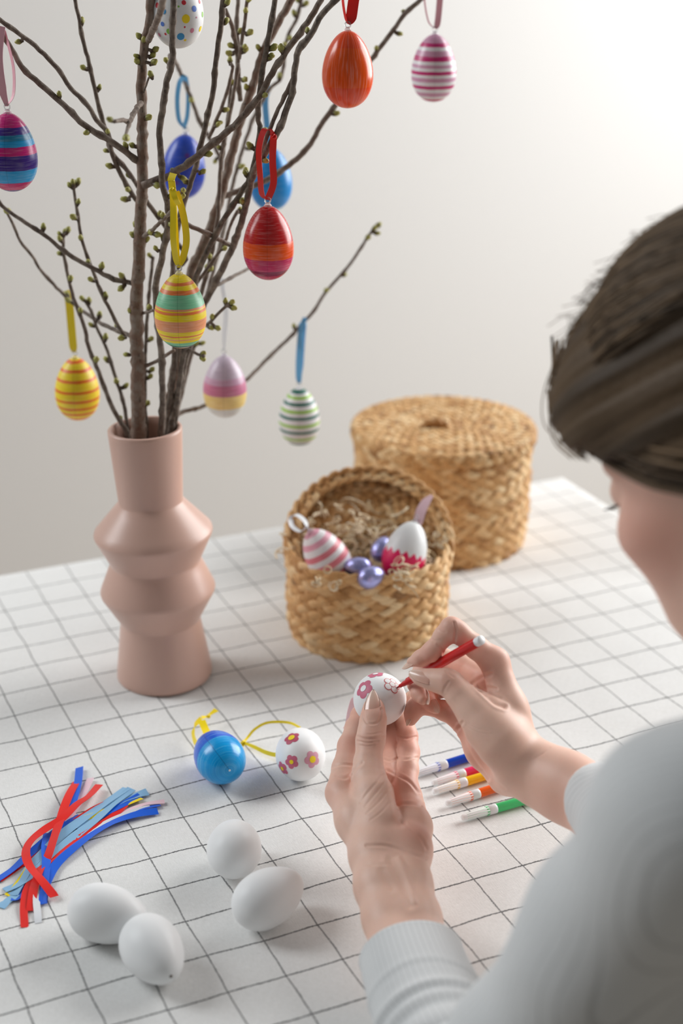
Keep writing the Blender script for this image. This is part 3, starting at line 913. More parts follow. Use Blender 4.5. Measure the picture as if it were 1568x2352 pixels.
gl = Mat('blue_turquoise_paint', 0.22)
c = gl.coord()
s_ = gl.n('SeparateXYZ', {0: c})
rr = gl.math('SQRT', gl.math('ADD', gl.math('POWER', s_.outputs[0], 2.0), gl.math('POWER', s_.outputs[1], 2.0)))
tz = gl.rng(s_.outputs[2], EA, -EA)
stn = gl.noise(gl.n('CombineXYZ', {0: gl.math('MULTIPLY', rr, 3400.0), 1: gl.math('MULTIPLY', s_.outputs[0], 40.0), 2: gl.math('MULTIPLY', tz, 60.0)}).outputs[0], 0.7, 4)
tzz = gl.math('ADD', tz, gl.math('MULTIPLY', s_.outputs[0], 6.0))
colr = gl.mix(gl.rng(tz, 0.60, 0.63), rgb(10, 92, 220), rgb(0, 158, 228))
colr = gl.mix(gl.rng(stn, 0.56, 0.72, 0, 0.8), colr, rgb(120, 206, 240))
colr = gl.mix(gl.rng(stn, 0.45, 0.3, 0, 0.6), colr, rgb(2, 108, 196))
seam = gl.math('MULTIPLY', gl.rng(gl.math('ABSOLUTE', s_.outputs[0]), 0.0, 0.0004, 1, 0), gl.rng(s_.outputs[1], 0, 0.001, 0, 1))
colr = gl.mix(gl.math('MULTIPLY', seam, 0.7), colr, rgb(0, 60, 130))
gl.out('Base Color', colr)
gl.bump(stn, 0.15, 0.0004)
be = table_egg('blue and turquoise painted egg lying end on with a yellow ribbon', 501, 1735, None, mat=gl.m, name='painted_egg', toward=(0.04, 0.95, -0.10), spin=-0.5)
V, Fc = lathe([(0.0, -EA - .0002), (0.0009, -EA - .0001), (0.001, -EA + .0008)], 10)
obj('hole', mesh('hole', V, Fc, plain('pale_hole', (0.75, 0.85, 0.9), 0.5)), be, world=False)


def yribbon(parent, strands, name='ribbon', col='yellow'):
    ps = [strip(np.array(q), w_, s_) for q, w_, s_ in strands]
    V, Fc, _ = join(ps)
    return obj(name, mesh(name, V, Fc, RIB[col]), parent)


h = lambda x, y, z: on(x, y, z)
yr = yribbon(be, [([h(470, 1700, .016), h(452, 1708, .012), h(444, 1690, .010), h(446, 1668, .014), h(462, 1650, .017)], .0045, (0.5, 0.4, .75)),
                  ([h(478, 1690, .018), h(470, 1672, .016), h(463, 1655, .017)], .0062, (0.9, -.4, .1)),
                  ([h(463, 1648, .017), h(473, 1646, .012), h(480, 1642, .010), h(497, 1630, .012)], [.003, .0016, .002, .0062], (0.4, .9, .2))])
knot(yr, h(478, 1645, .011), 0.0014, 'yellow', 1)

fe = table_egg('white egg with painted pink flowers lying end on beside the blue egg', 689, 1728, None, name='painted_egg', toward=(0.32, 0.90, -0.16))


def flower(root, x, y, size_px, dep, rot=0.0, petal='rose', heart='yellow', outline=False, squash=1.0, hr=0.30, lift=0.00012):
    q = to_local(root, (x, y))
    sz = size_px * dep / F
    for k in range(5):
        a = rot + 2 * math.pi * k / 5
        ox, oy = 0.60 * math.cos(a), 0.60 * math.sin(a)
        if outline:
            oc = circle(0.42, 16, ox, oy)
            ic = circle(0.33, 16, ox, oy)
            decal(root, [(q, [(u, v * squash) for u, v in oc], sz)], paint['outline'], 'painted_petal', lift)
            decal(root, [(q, [(u, v * squash) for u, v in ic], sz)], white_egg, 'painted_petal', lift * 2)
        else:
            decal(root, [(q, [(u, v * squash) for u, v in circle(0.44, 14, ox, oy)], sz)], paint[petal], 'painted_petal', lift)
    if outline:
        decal(root, [(q, circle(0.36, 14), sz)], paint['outline'], 'flower_heart', lift * 2.5)
    decal(root, [(q, circle(hr if not outline else 0.29, 14), sz)], paint[heart] if heart in paint else white_egg, 'flower_heart', lift * 3)


dpe = 1.255
flower(fe, 669, 1694, 17, dpe, 0.3, 'deep', hr=.42)
flower(fe, 669, 1750, 11.5, dpe, 0.9, 'rose')
flower(fe, 718, 1744, 14, dpe, 0.5, 'mauve', hr=.4)
flower(fe, 648, 1765, 13, dpe, 0.2, 'rose')
yr = yribbon(fe, [([h(690, 1672, .016), h(668, 1661, .014), h(640, 1658, .014), h(610, 1661, .013), h(585, 1675, .010), h(570, 1692, .006), h(559, 1706, .004)], .0022, (0.1, .5, .85)),
                  ([h(559, 1706, .004), h(580, 1714, .006), h(610, 1728, .006), h(636, 1734, .007), h(660, 1730, .012)], [.002, .003, .0034, .0036, .003], (0.1, .6, .8))])
knot(yr, h(558, 1706, .004), 0.0017, 'yellow', 2)
V, Fc = strip(np.array([h(559, 1706, .004), h(556, 1714, .0025)]), .003, (1, 0, 0))
obj('ribbon_tail', mesh('ribbon_tail', V, Fc, RIB['yellow']), yr)

# the egg in the hand
HE = at(872, 1605, 1.172)
hax = unit((0.40, 0.80, -0.42))
held = thing('painted_egg', 'white egg held between the fingers, a pink flower outline half drawn', 'egg', HE, None, frame_z(hax))
obj('shell', egg_mesh('shell', white_egg), held, world=False)
flower(held, 834, 1581, 18.5, 1.155, 0.15, 'rose', 'none', hr=.34)
flower(held, 862, 1548, 18, 1.16, 0.4, 'rose', 'none', hr=.34)
flower(held, 901, 1572, 17.5, 1.155, 0.55, outline=True, heart='none')
V, Fc = strip(np.array([HE + hax * .027, at(838, 1612, 1.215), at(818, 1600, 1.225), at(806, 1630, 1.232), at(800, 1662, 1.24), at(794, 1672, 1.245)]), .0055, (0.9, -.3, .3))
obj('ribbon', mesh('ribbon', V, Fc, RIB['pink']), held)

# ------------------------------------------------------------------ felt pens
whitep = Mat('frosted_cap_plastic', 0.3, (0.93, 0.94, 0.95))
whitep.set('Transmission Weight', 0.0)
whitep.set('Subsurface Weight', 0.3)
whitep.set('Subsurface Radius', (.003, .003, .003))
whitep.set('IOR', 1.25)
whitep = whitep.m
ring_w = plain('white_plastic', (0.82, 0.83, 0.84), 0.35)
G_P = 'felt tip pens lying side by side'


def pen_cols(name, col):
    return plain(name + '_pen_plastic', col, 0.32), plain(name + '_pen_nib', tuple(0.55 * c for c in col), 0.6)


def pen(label, tip, end, colname, col, capped=True, group=G_P, r=0.0036):
    tip, end = np.asarray(tip, float), np.asarray(end, float)
    L = np.linalg.norm(end - tip)
    body, nib = pen_cols(colname, col)
    t = thing('felt_pen', label, 'pen', tip, group, frame_z(end - tip))
    if capped:
        # closed cap (with its slots), white collar, barrel, plug
        prof = [(0.0, 0.0), (0.0016, 0.0), (0.0024, 0.001), (0.0027, 0.004), (0.0031, 0.012), (0.0034, 0.022), (0.0034, 0.0245)]
        V, Fc = lathe(prof, 24)
        cp = obj('cap', mesh('cap', V, Fc, whitep), t, world=False)
        V, Fc = lathe([(0.0033, 0.0235), (0.0037, 0.024), (0.0038, 0.029), (0.00375, 0.0305), (0.0034, 0.0308)], 24)
        obj('collar', mesh('collar', V, Fc, ring_w), cp, world=False)
        ribs = []
        for k in range(10):
            a = 2 * math.pi * k / 10
            p0 = np.array([0.00335 * math.cos(a), 0.00335 * math.sin(a), 0.0236])
            p1 = np.array([0.00265 * math.cos(a), 0.00265 * math.sin(a), 0.004])
            ribs.append(tube(np.array([p1, p0]), [0.00018, 0.00034], 5))
        V, Fc, _ = join(ribs)
        obj('cap_ribs', mesh('cap_ribs', V, Fc, plain(colname + '_tinted_rib', tuple(0.55 + 0.45 * c for c in col), 0.4)), cp, world=False)
        sl = []
        for k in range(10):
            a = 2 * math.pi * (k + 0.5) / 10
            p0 = np.array([0.00345 * math.cos(a), 0.00345 * math.sin(a), 0.0236])
            sl.append(tube(np.array([p0, p0 + (0, 0, -.0022)]), 0.00036, 5))
        V, Fc, _ = join(sl)
        obj('cap_slots', mesh('cap_slots', V, Fc, body), cp, world=False)
        V, Fc = lathe([(0.0, 0.002), (0.0007, 0.0024), (0.0012, 0.009), (0.0021, 0.011), (0.0022, 0.022)], 12)
        obj('nib', mesh('nib', V, Fc, nib), t, world=False)
        z0 = 0.0302
    else:
        V, Fc = lathe([(0.0, 0.0), (0.0004, 0.0002), (0.00075, 0.004), (0.0009, 0.0055)], 12)
        obj('nib', mesh('nib', V, Fc, nib), t, world=False)
        V, Fc = lathe([(0.0008, 0.0052), (0.0014, 0.0055), (0.0016, 0.0095), (0.0019, 0.0098), (0.0021, 0.0155), (0.0028, 0.0160), (0.0029, 0.0260), (r, 0.0265)], 20)
        obj('grip_section', mesh('grip_section', V, Fc, body), t, world=False)
        z0 = 0.0262
    V, Fc = lathe([(0.0, z0), (r * .94, z0), (r, z0 + .0005), (r, L - .006), (r * .97, L - .0055), (0, L - .0055)], 28)
    obj('barrel', mesh('barrel', V, Fc, body), t, world=False)
    V, Fc = lathe([(0.0, L - .0062), (r * .9, L - .0062), (r * .95, L - .0052), (r * .86, L - .0048), (r * .86, L - .0036), (r * .95, L - .0032), (r * .95, L - .0004), (r * .85, L), (0, L)], 20)
    obj('end_plug', mesh('end_plug', V, Fc, ring_w), t, world=False)
    return t


def table_pen(label, tip_px, dir_px, colname, col):
    a = on(*tip_px, 0.0036)
    b = on(*dir_px, 0.0036)
    return pen(label, a, a + unit(b - a) * 0.112, colname, col)


table_pen('blue felt pen, furthest back in the row', (951, 1778), (1075, 1739), 'blue', rgb(2, 66, 190))
table_pen('pink felt pen between the blue and the yellow pens', (992, 1799), (1095, 1767), 'pink', rgb(244, 48, 104))
table_pen('yellow felt pen, the middle one of the row', (994, 1818), (1110, 1783), 'yellow', rgb(254, 196, 4))
table_pen('orange felt pen between the yellow and the green pens', (1024, 1846), (1140, 1809), 'orange', rgb(255, 100, 16))
table_pen('green felt pen, nearest in the row', (1060, 1879), (1200, 1839), 'green', rgb(72, 204, 120))
PT = at(909, 1581, 1.1535)
PE = at(1106, 1469, 1.075)
pen('uncapped red felt pen held in the right hand', PT, PE, 'red', rgb(206, 14, 16), capped=False, group=None)

# ------------------------------------------------------------------ loose ribbons
G_R = 'satin ribbon lengths in the pile at the left'
RP = [  # colour, label, points in the crop (x, y), base height in mm, width in mm
    ('sky', 'light blue ribbon lying lowest, its end at the left edge', [(0, 1350), (60, 1295), (120, 1250), (200, 1130), (330, 950), (480, 800)], 0.6, 8),
    ('blue', 'blue ribbon with its end tucked below the light blue tails', [(100, 1272), (150, 1265), (205, 1200), (250, 1110), (330, 960)], 0.9, 6),
    ('sky', 'greyish blue ribbon poking out behind the yellow end', [(1328, 308), (1240, 335), (1100, 390), (900, 500), (700, 640)], 0.6, 8),
    ('pink', 'pale pink ribbon ending at the right of the pile', [(1480, 395), (1300, 420), (1120, 490), (920, 590), (700, 740), (520, 880)], 0.9, 5.5),
    ('pink', 'pale pink ribbon sticking up behind the short red end', [(815, 185), (760, 310), (700, 420), (560, 620), (480, 740)], 0.8, 6),
    ('yellow', 'yellow ribbon with its cut end showing at both sides', [(1275, 365), (1120, 420), (900, 500), (700, 575), (520, 700), (370, 850), (260, 1000), (150, 1160), (68, 1245)], 1.4, 5.5),
    ('red', 'thin edge of a red ribbon under the light blue ones', [(1000, 380), (850, 450), (700, 545), (560, 650), (400, 800), (250, 930), (0, 1110)], 1.2, 3.5),
    ('blue', 'blue ribbon running from the left edge under the red bow', [(-40, 1110), (120, 1000), (250, 880), (380, 770), (480, 680), (600, 580), (720, 520)], 1.6, 6.5),
    ('blue', 'blue ribbon ending beside the yellow end', [(1262, 340), (1100, 425), (930, 520), (760, 640), (560, 800), (430, 930)], 1.6, 6.5),
    ('sky', 'light blue ribbon with a sheen, top one of the pair', [(1185, 280), (1010, 420), (860, 560), (680, 700), (500, 860), (350, 1000), (180, 1130), (40, 1195)], 2.6, 8),
    ('sky', 'light blue ribbon lying under the shiny one', [(1140, 275), (960, 400), (760, 540), (560, 690), (400, 850), (270, 980), (150, 1180), (110, 1240)], 2.0, 8),
    ('blue', 'blue ribbon with the folded end at the far right', [(1440, 425), (1250, 465), (1050, 550), (820, 690), (620, 830), (470, 960)], 1.4, 5),
    ('red', 'red ribbon running between the light blue and the white ribbons', [(1130, 432), (1010, 530), (820, 655), (620, 780), (450, 930), (350, 1040), (250, 1170), (215, 1330), (222, 1530)], 2.4, 5.5),
    ('white', 'white ribbon with a light blue cut end at the bottom', [(1350, 438), (1160, 500), (920, 605), (660, 790), (500, 930), (390, 1090), (330, 1240), (340, 1420), (345, 1490)], 2.2, 5),
    ('blue', 'broad blue ribbon along the lower side of the pile', [(1420, 480), (1220, 512), (1010, 585), (820, 695), (630, 840), (500, 970), (425, 1110), (385, 1230), (375, 1320)], 2.8, 7),
    ('red', 'red ribbon end in the lower middle of the pile', [(430, 900), (370, 985), (330, 1090), (300, 1200), (275, 1380)], 3.2, 6.5),
    ('red', 'short red ribbon end pointing up to the right, bent into the long curl', [(893, 243), (800, 345), (690, 420), (560, 545), (410, 640), (290, 735), (235, 830), (245, 930), (290, 1010), (370, 1100), (490, 1252)], 9.0, 6.5),
    ('blue', 'blue ribbon end standing highest at the top of the pile', [(715, 88), (700, 230), (650, 400), (590, 485), (530, 600)], 3.0, 6.5),
    ('red', 'red ribbon crossing diagonally over the whole pile', [(690, 215), (630, 320), (580, 440), (535, 580), (490, 710), (445, 850), (400, 960)], 5.4, 6.5),
    ('blue', 'blue ribbon hanging straight down over the red ones', [(430, 680), (410, 800), (418, 940), (405, 1080), (398, 1190), (384, 1320)], 3.2, 6.5),
]
for i, (cn, lab, pts, hz, wmm) in enumerate(RP):
    n = len(pts)
    P = []
    for k, (x, y) in enumerate(pts):
        t = k / (n - 1)
        lift = hz * (0.35 + 0.65 * math.sin(math.pi * min(max(t, 0.0), 1.0)) ** 0.7) if hz > 1 else hz
        P.append(on(x / 3.92, 1740 + y / 3.92, max(min(lift, 5.6), 0.5) * 0.001))
    P = np.array(P)
    T = np.gradient(P, axis=0)
    T[:, 2] = 0
    side = np.cross(T, (0, 0, 1.0))
    side = side / np.linalg.norm(side, axis=1, keepdims=True)
    side = side + np.array([0, 0, 1.0]) * (0.25 * np.sin(np.arange(n) * 1.3 + i))[:, None]
    V, Fc = strip(P, wmm * 0.001, side)
    o = obj('ribbon', mesh('ribbon', V, Fc, RIB[cn]))
    tag(o, lab, 'ribbon', G_R)

# ------------------------------------------------------------------ plaited baskets
straw = Mat('plaited_water_hyacinth', 0.62, (0.5, 0.3, 0.14))
c = straw.coord()
tn = straw.n('Attribute', attribute_name='tone').outputs['Fac']
fib = straw.n('Attribute', attribute_name='fibre').outputs['Fac']
nz = straw.noise(c, 90, 4)
mixv = straw.math('ADD', straw.math('MULTIPLY', tn, 0.62), straw.math('MULTIPLY', nz, 0.45))
fb = straw.noise(straw.n('CombineXYZ', {0: straw.math('MULTIPLY', fib, 9.0), 1: straw.math('MULTIPLY', tn, 50.0), 2: nz}).outputs[0], 1.0, 3)
colr = straw.ramp(mixv, [(0.2, (0.26, 0.12, 0.033)), (0.36, (0.54, 0.275, 0.093)), (0.54, (0.74, 0.43, 0.175)), (0.80, (0.90, 0.66, 0.37))])
colr = straw.mix(straw.rng(fb, 0.35, 0.7, 0.0, 0.35), colr, straw.mix(1.0, colr, (0.42, 0.36, 0.30), 'MULTIPLY'))
straw.out('Base Color', colr)
straw.bump(straw.math('ADD', fb, nz), 0.4, 0.0008)
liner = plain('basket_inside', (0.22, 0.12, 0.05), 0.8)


def braid(path, up_dir, out_dir, n_per, wdt, thick, seed, closed=True, w_strand=None):
    """three flat strands plaited along a path (arrays of points, across and outward unit vectors)"""
    r = np.random.default_rng(seed)
    n = len(path)
    parts, tone, fibre = [], [], []
    w_strand = w_strand or wdt * 0.60
    ns = 8
    a = np.arange(ns) * 2 * math.pi / ns
    for k in range(3):
        ph = 2 * math.pi * k / 3
        th = np.arange(n) / (n if closed else n - 1) * n_per * 2 * math.pi
        jit = 1 + 0.10 * np.sin(th * 0.37 + seed + k)
        v = wdt * 0.30 * np.sin(th + ph) * jit
        u = thick * 0.55 * np.sin(2 * (th + ph))
        C = path + up_dir * v[:, None] + out_dir * u[:, None]
        T = np.roll(C, -1, 0) - np.roll(C, 1, 0) if closed else np.gradient(C, axis=0)
        T /= np.linalg.norm(T, axis=1, keepdims=True)
        S = np.cross(out_dir, T)
        S /= np.linalg.norm(S, axis=1, keepdims=True)
        O = np.cross(T, S)
        wd = (w_strand / 2) * (1 + 0.12 * np.sin(th * 1.31 + k * 2 + seed))
        ring = (S[:, None, :] * (np.cos(a) * 1.0)[None, :, None] * wd[:, None, None] + O[:, None, :] * (np.sin(a))[None, :, None] * thick * 0.62)
        V = (C[:, None, :] + ring).reshape(-1, 3)
        Fc = []
        m = n if closed else n - 1
        for i in range(m):
            i2 = (i + 1) % n
            for q in range(ns):
                l = (q + 1) % ns
                Fc.append((i * ns + q, i * ns + l, i2 * ns + l, i2 * ns + q))
        parts.append((V, Fc))
        seg = np.floor((th + ph) / math.pi).astype(int)
        tv = r.beta(2.2, 2.0, size=seg.max() + 2)
        tone.append(np.repeat(tv[seg], ns))
        fibre.append(np.tile(np.cos(a), n))
    V, Fc, _ = join(parts)
    return V, Fc, np.concatenate(tone), np.concatenate(fibre)


def ring_path(n, r, z):
    t = np.linspace(0, 2 * math.pi, n, endpoint=False)
    o = np.stack([np.cos(t), np.sin(t), 0 * t], 1)
    return o * r + np.array([0, 0, z]), o


def braid_ring(name, root, r, z, wdt, thick, per, seed, flat=False, tf=None, parent=None):
    n = int(round(2 * math.pi * r / per)) or 1
    cnt = max(n * 9, 24)
    P, o = ring_path(cnt, r, z)
    upv = np.repeat([[0, 0, 1.0]], cnt, 0)
    V, Fc, tone, fib_ = braid(P, o if flat else upv, upv if flat else o, n, wdt, thick, seed)
    if tf is not None:
        V = V @ tf[0].T + tf[1]
    me = mesh(name, V, Fc, straw.m, attrs={'tone': tone, 'fibre': fib_})
    return obj(name, me, parent or root, world=False)


def basket(root, r, h, rows, seed, per=0.052):
    wd = h / rows
    for k in range(rows):
        rr = r - 0.002 + 0.0012 * math.sin(k * 2.1 + seed) - (0.004 if k == 0 else 0)
        braid_ring('braid', root, rr, wd * (k + 0.5), wd * 1.22, 0.0034, per, seed * 50 + k)
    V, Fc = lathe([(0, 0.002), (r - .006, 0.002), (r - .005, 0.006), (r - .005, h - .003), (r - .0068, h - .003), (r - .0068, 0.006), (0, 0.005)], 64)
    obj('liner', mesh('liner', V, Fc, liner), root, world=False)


SBX, SBY = 0.4315, 0.1085
sb = thing('small_basket', 'open round plaited basket filled with straw and eggs, without its lid on', 'basket', (SBX, SBY, 0))
basket(sb, 0.0762, 0.088, 8, 1)

BBX, BBY = 0.600, 0.275
bb = thing('large_basket', 'big round plaited basket with its lid closed, furthest back on the table', 'basket', (BBX, BBY, 0))
basket(bb, 0.0937, 0.115, 10, 2, 0.052)
bl_ = thing('basket_lid', 'flat coiled lid with a twisted knob lying closed on the big basket', 'lid', (BBX, BBY, 0.116))
for k in range(9):
    rr = 0.0962 - 0.0055 - k * 0.0108
    if rr > 0.004:
        braid_ring('braid', bl_, rr, 0.0125 - 0.0012 * (k == 0), 0.0125, 0.0030, 0.034, 300 + k, flat=True)
braid_ring('braid', bl_, 0.0962, 0.0058, 0.0125, 0.0032, 0.038, 333)
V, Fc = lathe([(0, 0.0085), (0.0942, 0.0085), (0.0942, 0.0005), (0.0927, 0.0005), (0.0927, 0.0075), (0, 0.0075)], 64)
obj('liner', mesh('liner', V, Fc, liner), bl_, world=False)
t = np.linspace(0, math.pi, 25)
ax = np.array([0.93, -0.36, 0])
loop = np.array([ax * (0.0115 * -math.cos(x)) + np.array([-.014, -.007, 0.0135 + 0.0065 * math.sin(x)]) for x in t])
tws = []
for k in (0, 1):
    T_, N_, B_ = frames(loop)
    ph = np.linspace(0, 4 * math.pi, 25) + k * math.pi
    tws.append(tube(loop + (N_ * np.cos(ph)[:, None] + B_ * np.sin(ph)[:, None]) * 0.0022, 0.0030, 8))
V, Fc, _ = join(tws)
obj('knob', mesh('knob', V, Fc, straw.m, attrs={'tone': np.full(len(V), 0.22), 'fibre': np.zeros(len(V))}), bl_, world=False)

# the small basket's own lid, tipped up: its near edge sits down in the straw, its back on the rim
lean_a = math.radians(38)
hdir = VH
uu = hdir * math.cos(lean_a) + np.array([0, 0, 1]) * math.sin(lean_a)
nn = unit(np.cross(uu, np.cross((0, 0, 1.0), hdir)))
if nn[2] < 0:
    nn = -nn                                   # the hollow of the lid looks up and back over the open basket
LR = 0.0798
lc = at(846, 1250, 1.474)
lat = np.cross(uu, nn)
rotm = Matrix(((lat[0], uu[0], nn[0]), (lat[1], uu[1], nn[1]), (lat[2], uu[2], nn[2])))
sl = thing('basket_lid', 'lid of the small basket tipped up at its back, hollow side to the front', 'lid', lc, None, rotm)
for k in range(7):
    rr = LR - 0.012 - k * 0.0112
    if rr > 0.003:
        braid_ring('braid', sl, rr, -0.0075, 0.0128, 0.003, 0.034, 400 + k, flat=True)
braid_ring('braid', sl, LR - .002, -0.0040, 0.0125, 0.0034, 0.038, 431)
braid_ring('braid', sl, LR - .002, 0.0068, 0.0125, 0.0034, 0.038, 432)
braid_ring('braid', sl, LR - .0085, 0.0080, 0.0105, 0.0030, 0.034, 433, flat=True)
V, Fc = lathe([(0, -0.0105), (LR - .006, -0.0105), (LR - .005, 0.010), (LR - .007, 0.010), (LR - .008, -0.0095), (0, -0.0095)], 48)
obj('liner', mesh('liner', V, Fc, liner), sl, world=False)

# straw nest
nest = Mat('wood_wool', 0.7, (0.62, 0.45, 0.25))
nest.out('Base Color', nest.mix(nest.n('Attribute', attribute_name='tone').outputs['Fac'], (0.60, 0.42, 0.21), (0.86, 0.74, 0.54)))
r_ = np.random.default_rng(5)
parts, tone = [], []


def curl(cx, cy, cz, seed_r, ln, spread, rise):
    n = 12
    d = r_.normal(size=3) * (1, 1, 0.35)
    d = unit(d)
    p = np.array([cx, cy, cz], float)
    k = r_.normal(size=3) * spread
    pts = [p.copy()]
    for _ in range(n):
        d = unit(d + np.cross(k, d) * 0.35 + r_.normal(size=3) * 0.10)
        d[2] *= 0.8
        p = p + d * ln / n
        pts.append(p.copy())
    return np.array(pts)


for i in range(620):
    rad = 0.068 * math.sqrt(r_.uniform())
    a = r_.uniform(0, 2 * math.pi)
    x, y = SBX + rad * math.cos(a), SBY + rad * math.sin(a)
    back = ((x - SBX) * VH[0] + (y - SBY) * VH[1]) / 0.07            # the heap is higher at the back
    z = 0.062 + 0.012 * (1 - (rad / 0.07) ** 2) + 0.036 * max(back, -0.2) + r_.uniform(-.008, .006)
    q = curl(x, y, z, 0, r_.uniform(.03, .07), 1.5, 0)
    dr = np.hypot(q[:, 0] - SBX, q[:, 1] - SBY)
    lim = np.where(q[:, 2] > 0.092, 0.088, 0.069)
    f = np.where(dr > lim, lim / np.maximum(dr, 1e-6), 1)
    q[:, 0] = SBX + (q[:, 0] - SBX) * f
    q[:, 1] = SBY + (q[:, 1] - SBY) * f
    q[:, 2] = np.clip(q[:, 2], 0.045, 0.125)
    V, Fc = tube(q, r_.uniform(.0004, .0008), 4, cap=False, flat=1.9)
    parts.append((V, Fc))
    tone.append(np.full(len(V), r_.uniform()))
V, Fc = lathe([(0, 0.064), (0.03, 0.062), (0.055, 0.056), (0.070, 0.045), (0.0715, 0.012), (0, 0.012)], 40)
V = V + np.array([SBX, SBY, 0])
V[:, 2] += 0.010 * np.clip(((V[:, 0] - SBX) * VH[0] + (V[:, 1] - SBY) * VH[1]) / 0.07, -0.5, 1) * (V[:, 2] > .04)
parts.append((V, Fc))
tone.append(np.full(len(V), 0.2))
for sx, sy, n_, zz in ((790, 1185, 9, .112), (730, 1195, 5, .105), (1010, 1240, 8, .092), (680, 1240, 5, .092), (925, 1302, 12, .090), (760, 1330, 7, .086), (900, 1318, 10, .088), (950, 1275, 8, .090), (830, 1210, 9, .106)):
    for _ in range(n_):
        q0 = on(sx, sy, zz)
        q = curl(*(q0 + r_.normal(size=3) * .006), 0, r_.uniform(.025, .05), 2.6, 0)
        q[:, 2] = np.clip(q[:, 2], 0.066, 0.13)
        V, Fc = tube(q, r_.uniform(.00035, .0005), 4, cap=False, flat=2.0)
        parts.append((V, Fc))
        tone.append(np.full(len(V), r_.uniform(.5, 1)))
V, Fc, _ = join(parts)
o = obj('straw', mesh('straw', V, Fc, nest.m, attrs={'tone': np.concatenate(tone)}))
tag(o, 'pale curly wood wool filling the open basket', 'straw', kind='stuff')

# eggs in the nest
PKR = rgb(222, 120, 132)


def nest_egg(label, x, y, z, axis, mat, spin=0.0, name='painted_egg'):
    t = thing(name, label, 'egg', on(x, y, z), None, frame_z(axis) @ Matrix.Rotation(spin, 3, 'Z'))
    obj('shell', egg_mesh('shell', mat), t, world=False)
    return t


ne = nest_egg('egg with white and salmon stripes lying at the left in the nest', 749, 1278, 0.094, (-0.42, 0.20, 0.78),
              banded('salmon_white_stripes', [(0.0, rgb(226, 160, 178)), (0.06, WHT), (0.14, rgb(226, 160, 178)), (0.22, WHT), (0.32, PKR), (0.41, WHT), (0.50, PKR), (0.60, WHT), (0.70, PKR), (0.78, WHT), (0.87, PKR)], 0.4, wobble=.008, streak=.3))
cap_meshes(ne)
m4 = ne.matrix_basis
tp = np.array(m4 @ Vector((0, 0, EA + .005)))
dt = pix(tp)[1]
tpx = pix(tp)[0]
V, Fc = strip(np.array([tp, at(tpx[0] - 6, tpx[1] - 14, dt + .004), at(tpx[0] - 22, tpx[1] - 26, dt + .006), at(tpx[0] - 36, tpx[1] - 20, dt + .004), at(tpx[0] - 34, tpx[1] - 2, dt), at(tpx[0] - 16, tpx[1] + 10, dt - .003), tp]), [.003, .0055, .006, .006, .006, .0055, .003], 0.75 * VH + 0.5 * np.array(R[0]))
obj('ribbon', mesh('ribbon', V, Fc, RIB['white']), ne)
zz_ = Mat('magenta_zigzag', 0.4)
c = zz_.coord()
s_ = zz_.n('SeparateXYZ', {0: c})
ang = zz_.n('Math', {0: s_.outputs[1], 1: s_.outputs[0]}, operation='ARCTAN2').outputs[0]
tri = zz_.math('ABSOLUTE', zz_.math('SUBTRACT', zz_.math('FRACT', zz_.math('MULTIPLY', ang, 16 / (2 * math.pi))), 0.5))
edge = zz_.math('ADD', s_.outputs[2], zz_.math('MULTIPLY', tri, 0.0105))
zz_.out('Base Color', zz_.mix(zz_.rng(edge, 0.0010, 0.0014), rgb(226, 16, 92), (0.80, 0.815, 0.82)))
ne2 = nest_egg('white egg with a magenta zigzag bottom and a pink ribbon in the nest', 931, 1268, 0.096, (0.30, 0.16, 0.62), zz_.m)
tp = np.array(ne2.matrix_basis @ Vector((0, 0, EA + .002)))
cap_meshes(ne2)
dt = pix(tp)[1]
V, Fc = strip(np.array([tp, at(960, 1198, dt), at(966, 1175, dt + .002), at(978, 1153, dt + .006), at(992, 1138, dt + .010)]), [.005, .0085, .0095, .0080, .003], 0.85 * np.array(R[0]) + 0.4 * np.array(R[1]))
obj('ribbon', mesh('ribbon', V, Fc, RIB['pink']), ne2)
foil = Mat('lilac_foil', 0.28, rgb(178, 180, 236), Metallic=0.75)
fn = foil.noise(foil.coord(), 320, 3, 0.6)
foil.bump(fn, 0.5, 0.0012)
foil = foil.m
for lab, x, y, z, axis in (('lilac foil egg between the straw and the zigzag egg, highest of the three', 877, 1261, .094, (0.5, .5, .4)), ('lilac foil egg touching the salmon striped egg', 822, 1304, .089, (-0.8, .5, .1)),
                           ('lilac foil egg at the basket rim, lowest of the three', 853, 1325, .087, (0.9, .1, .15))):
    t = thing('foil_egg', lab, 'egg', on(x, y, z), 'small foil wrapped eggs in the nest', frame_z(axis))
    obj('wrapper', egg_mesh('wrapper', foil, 0.0135, 0.0098, 28, 20), t, world=False)


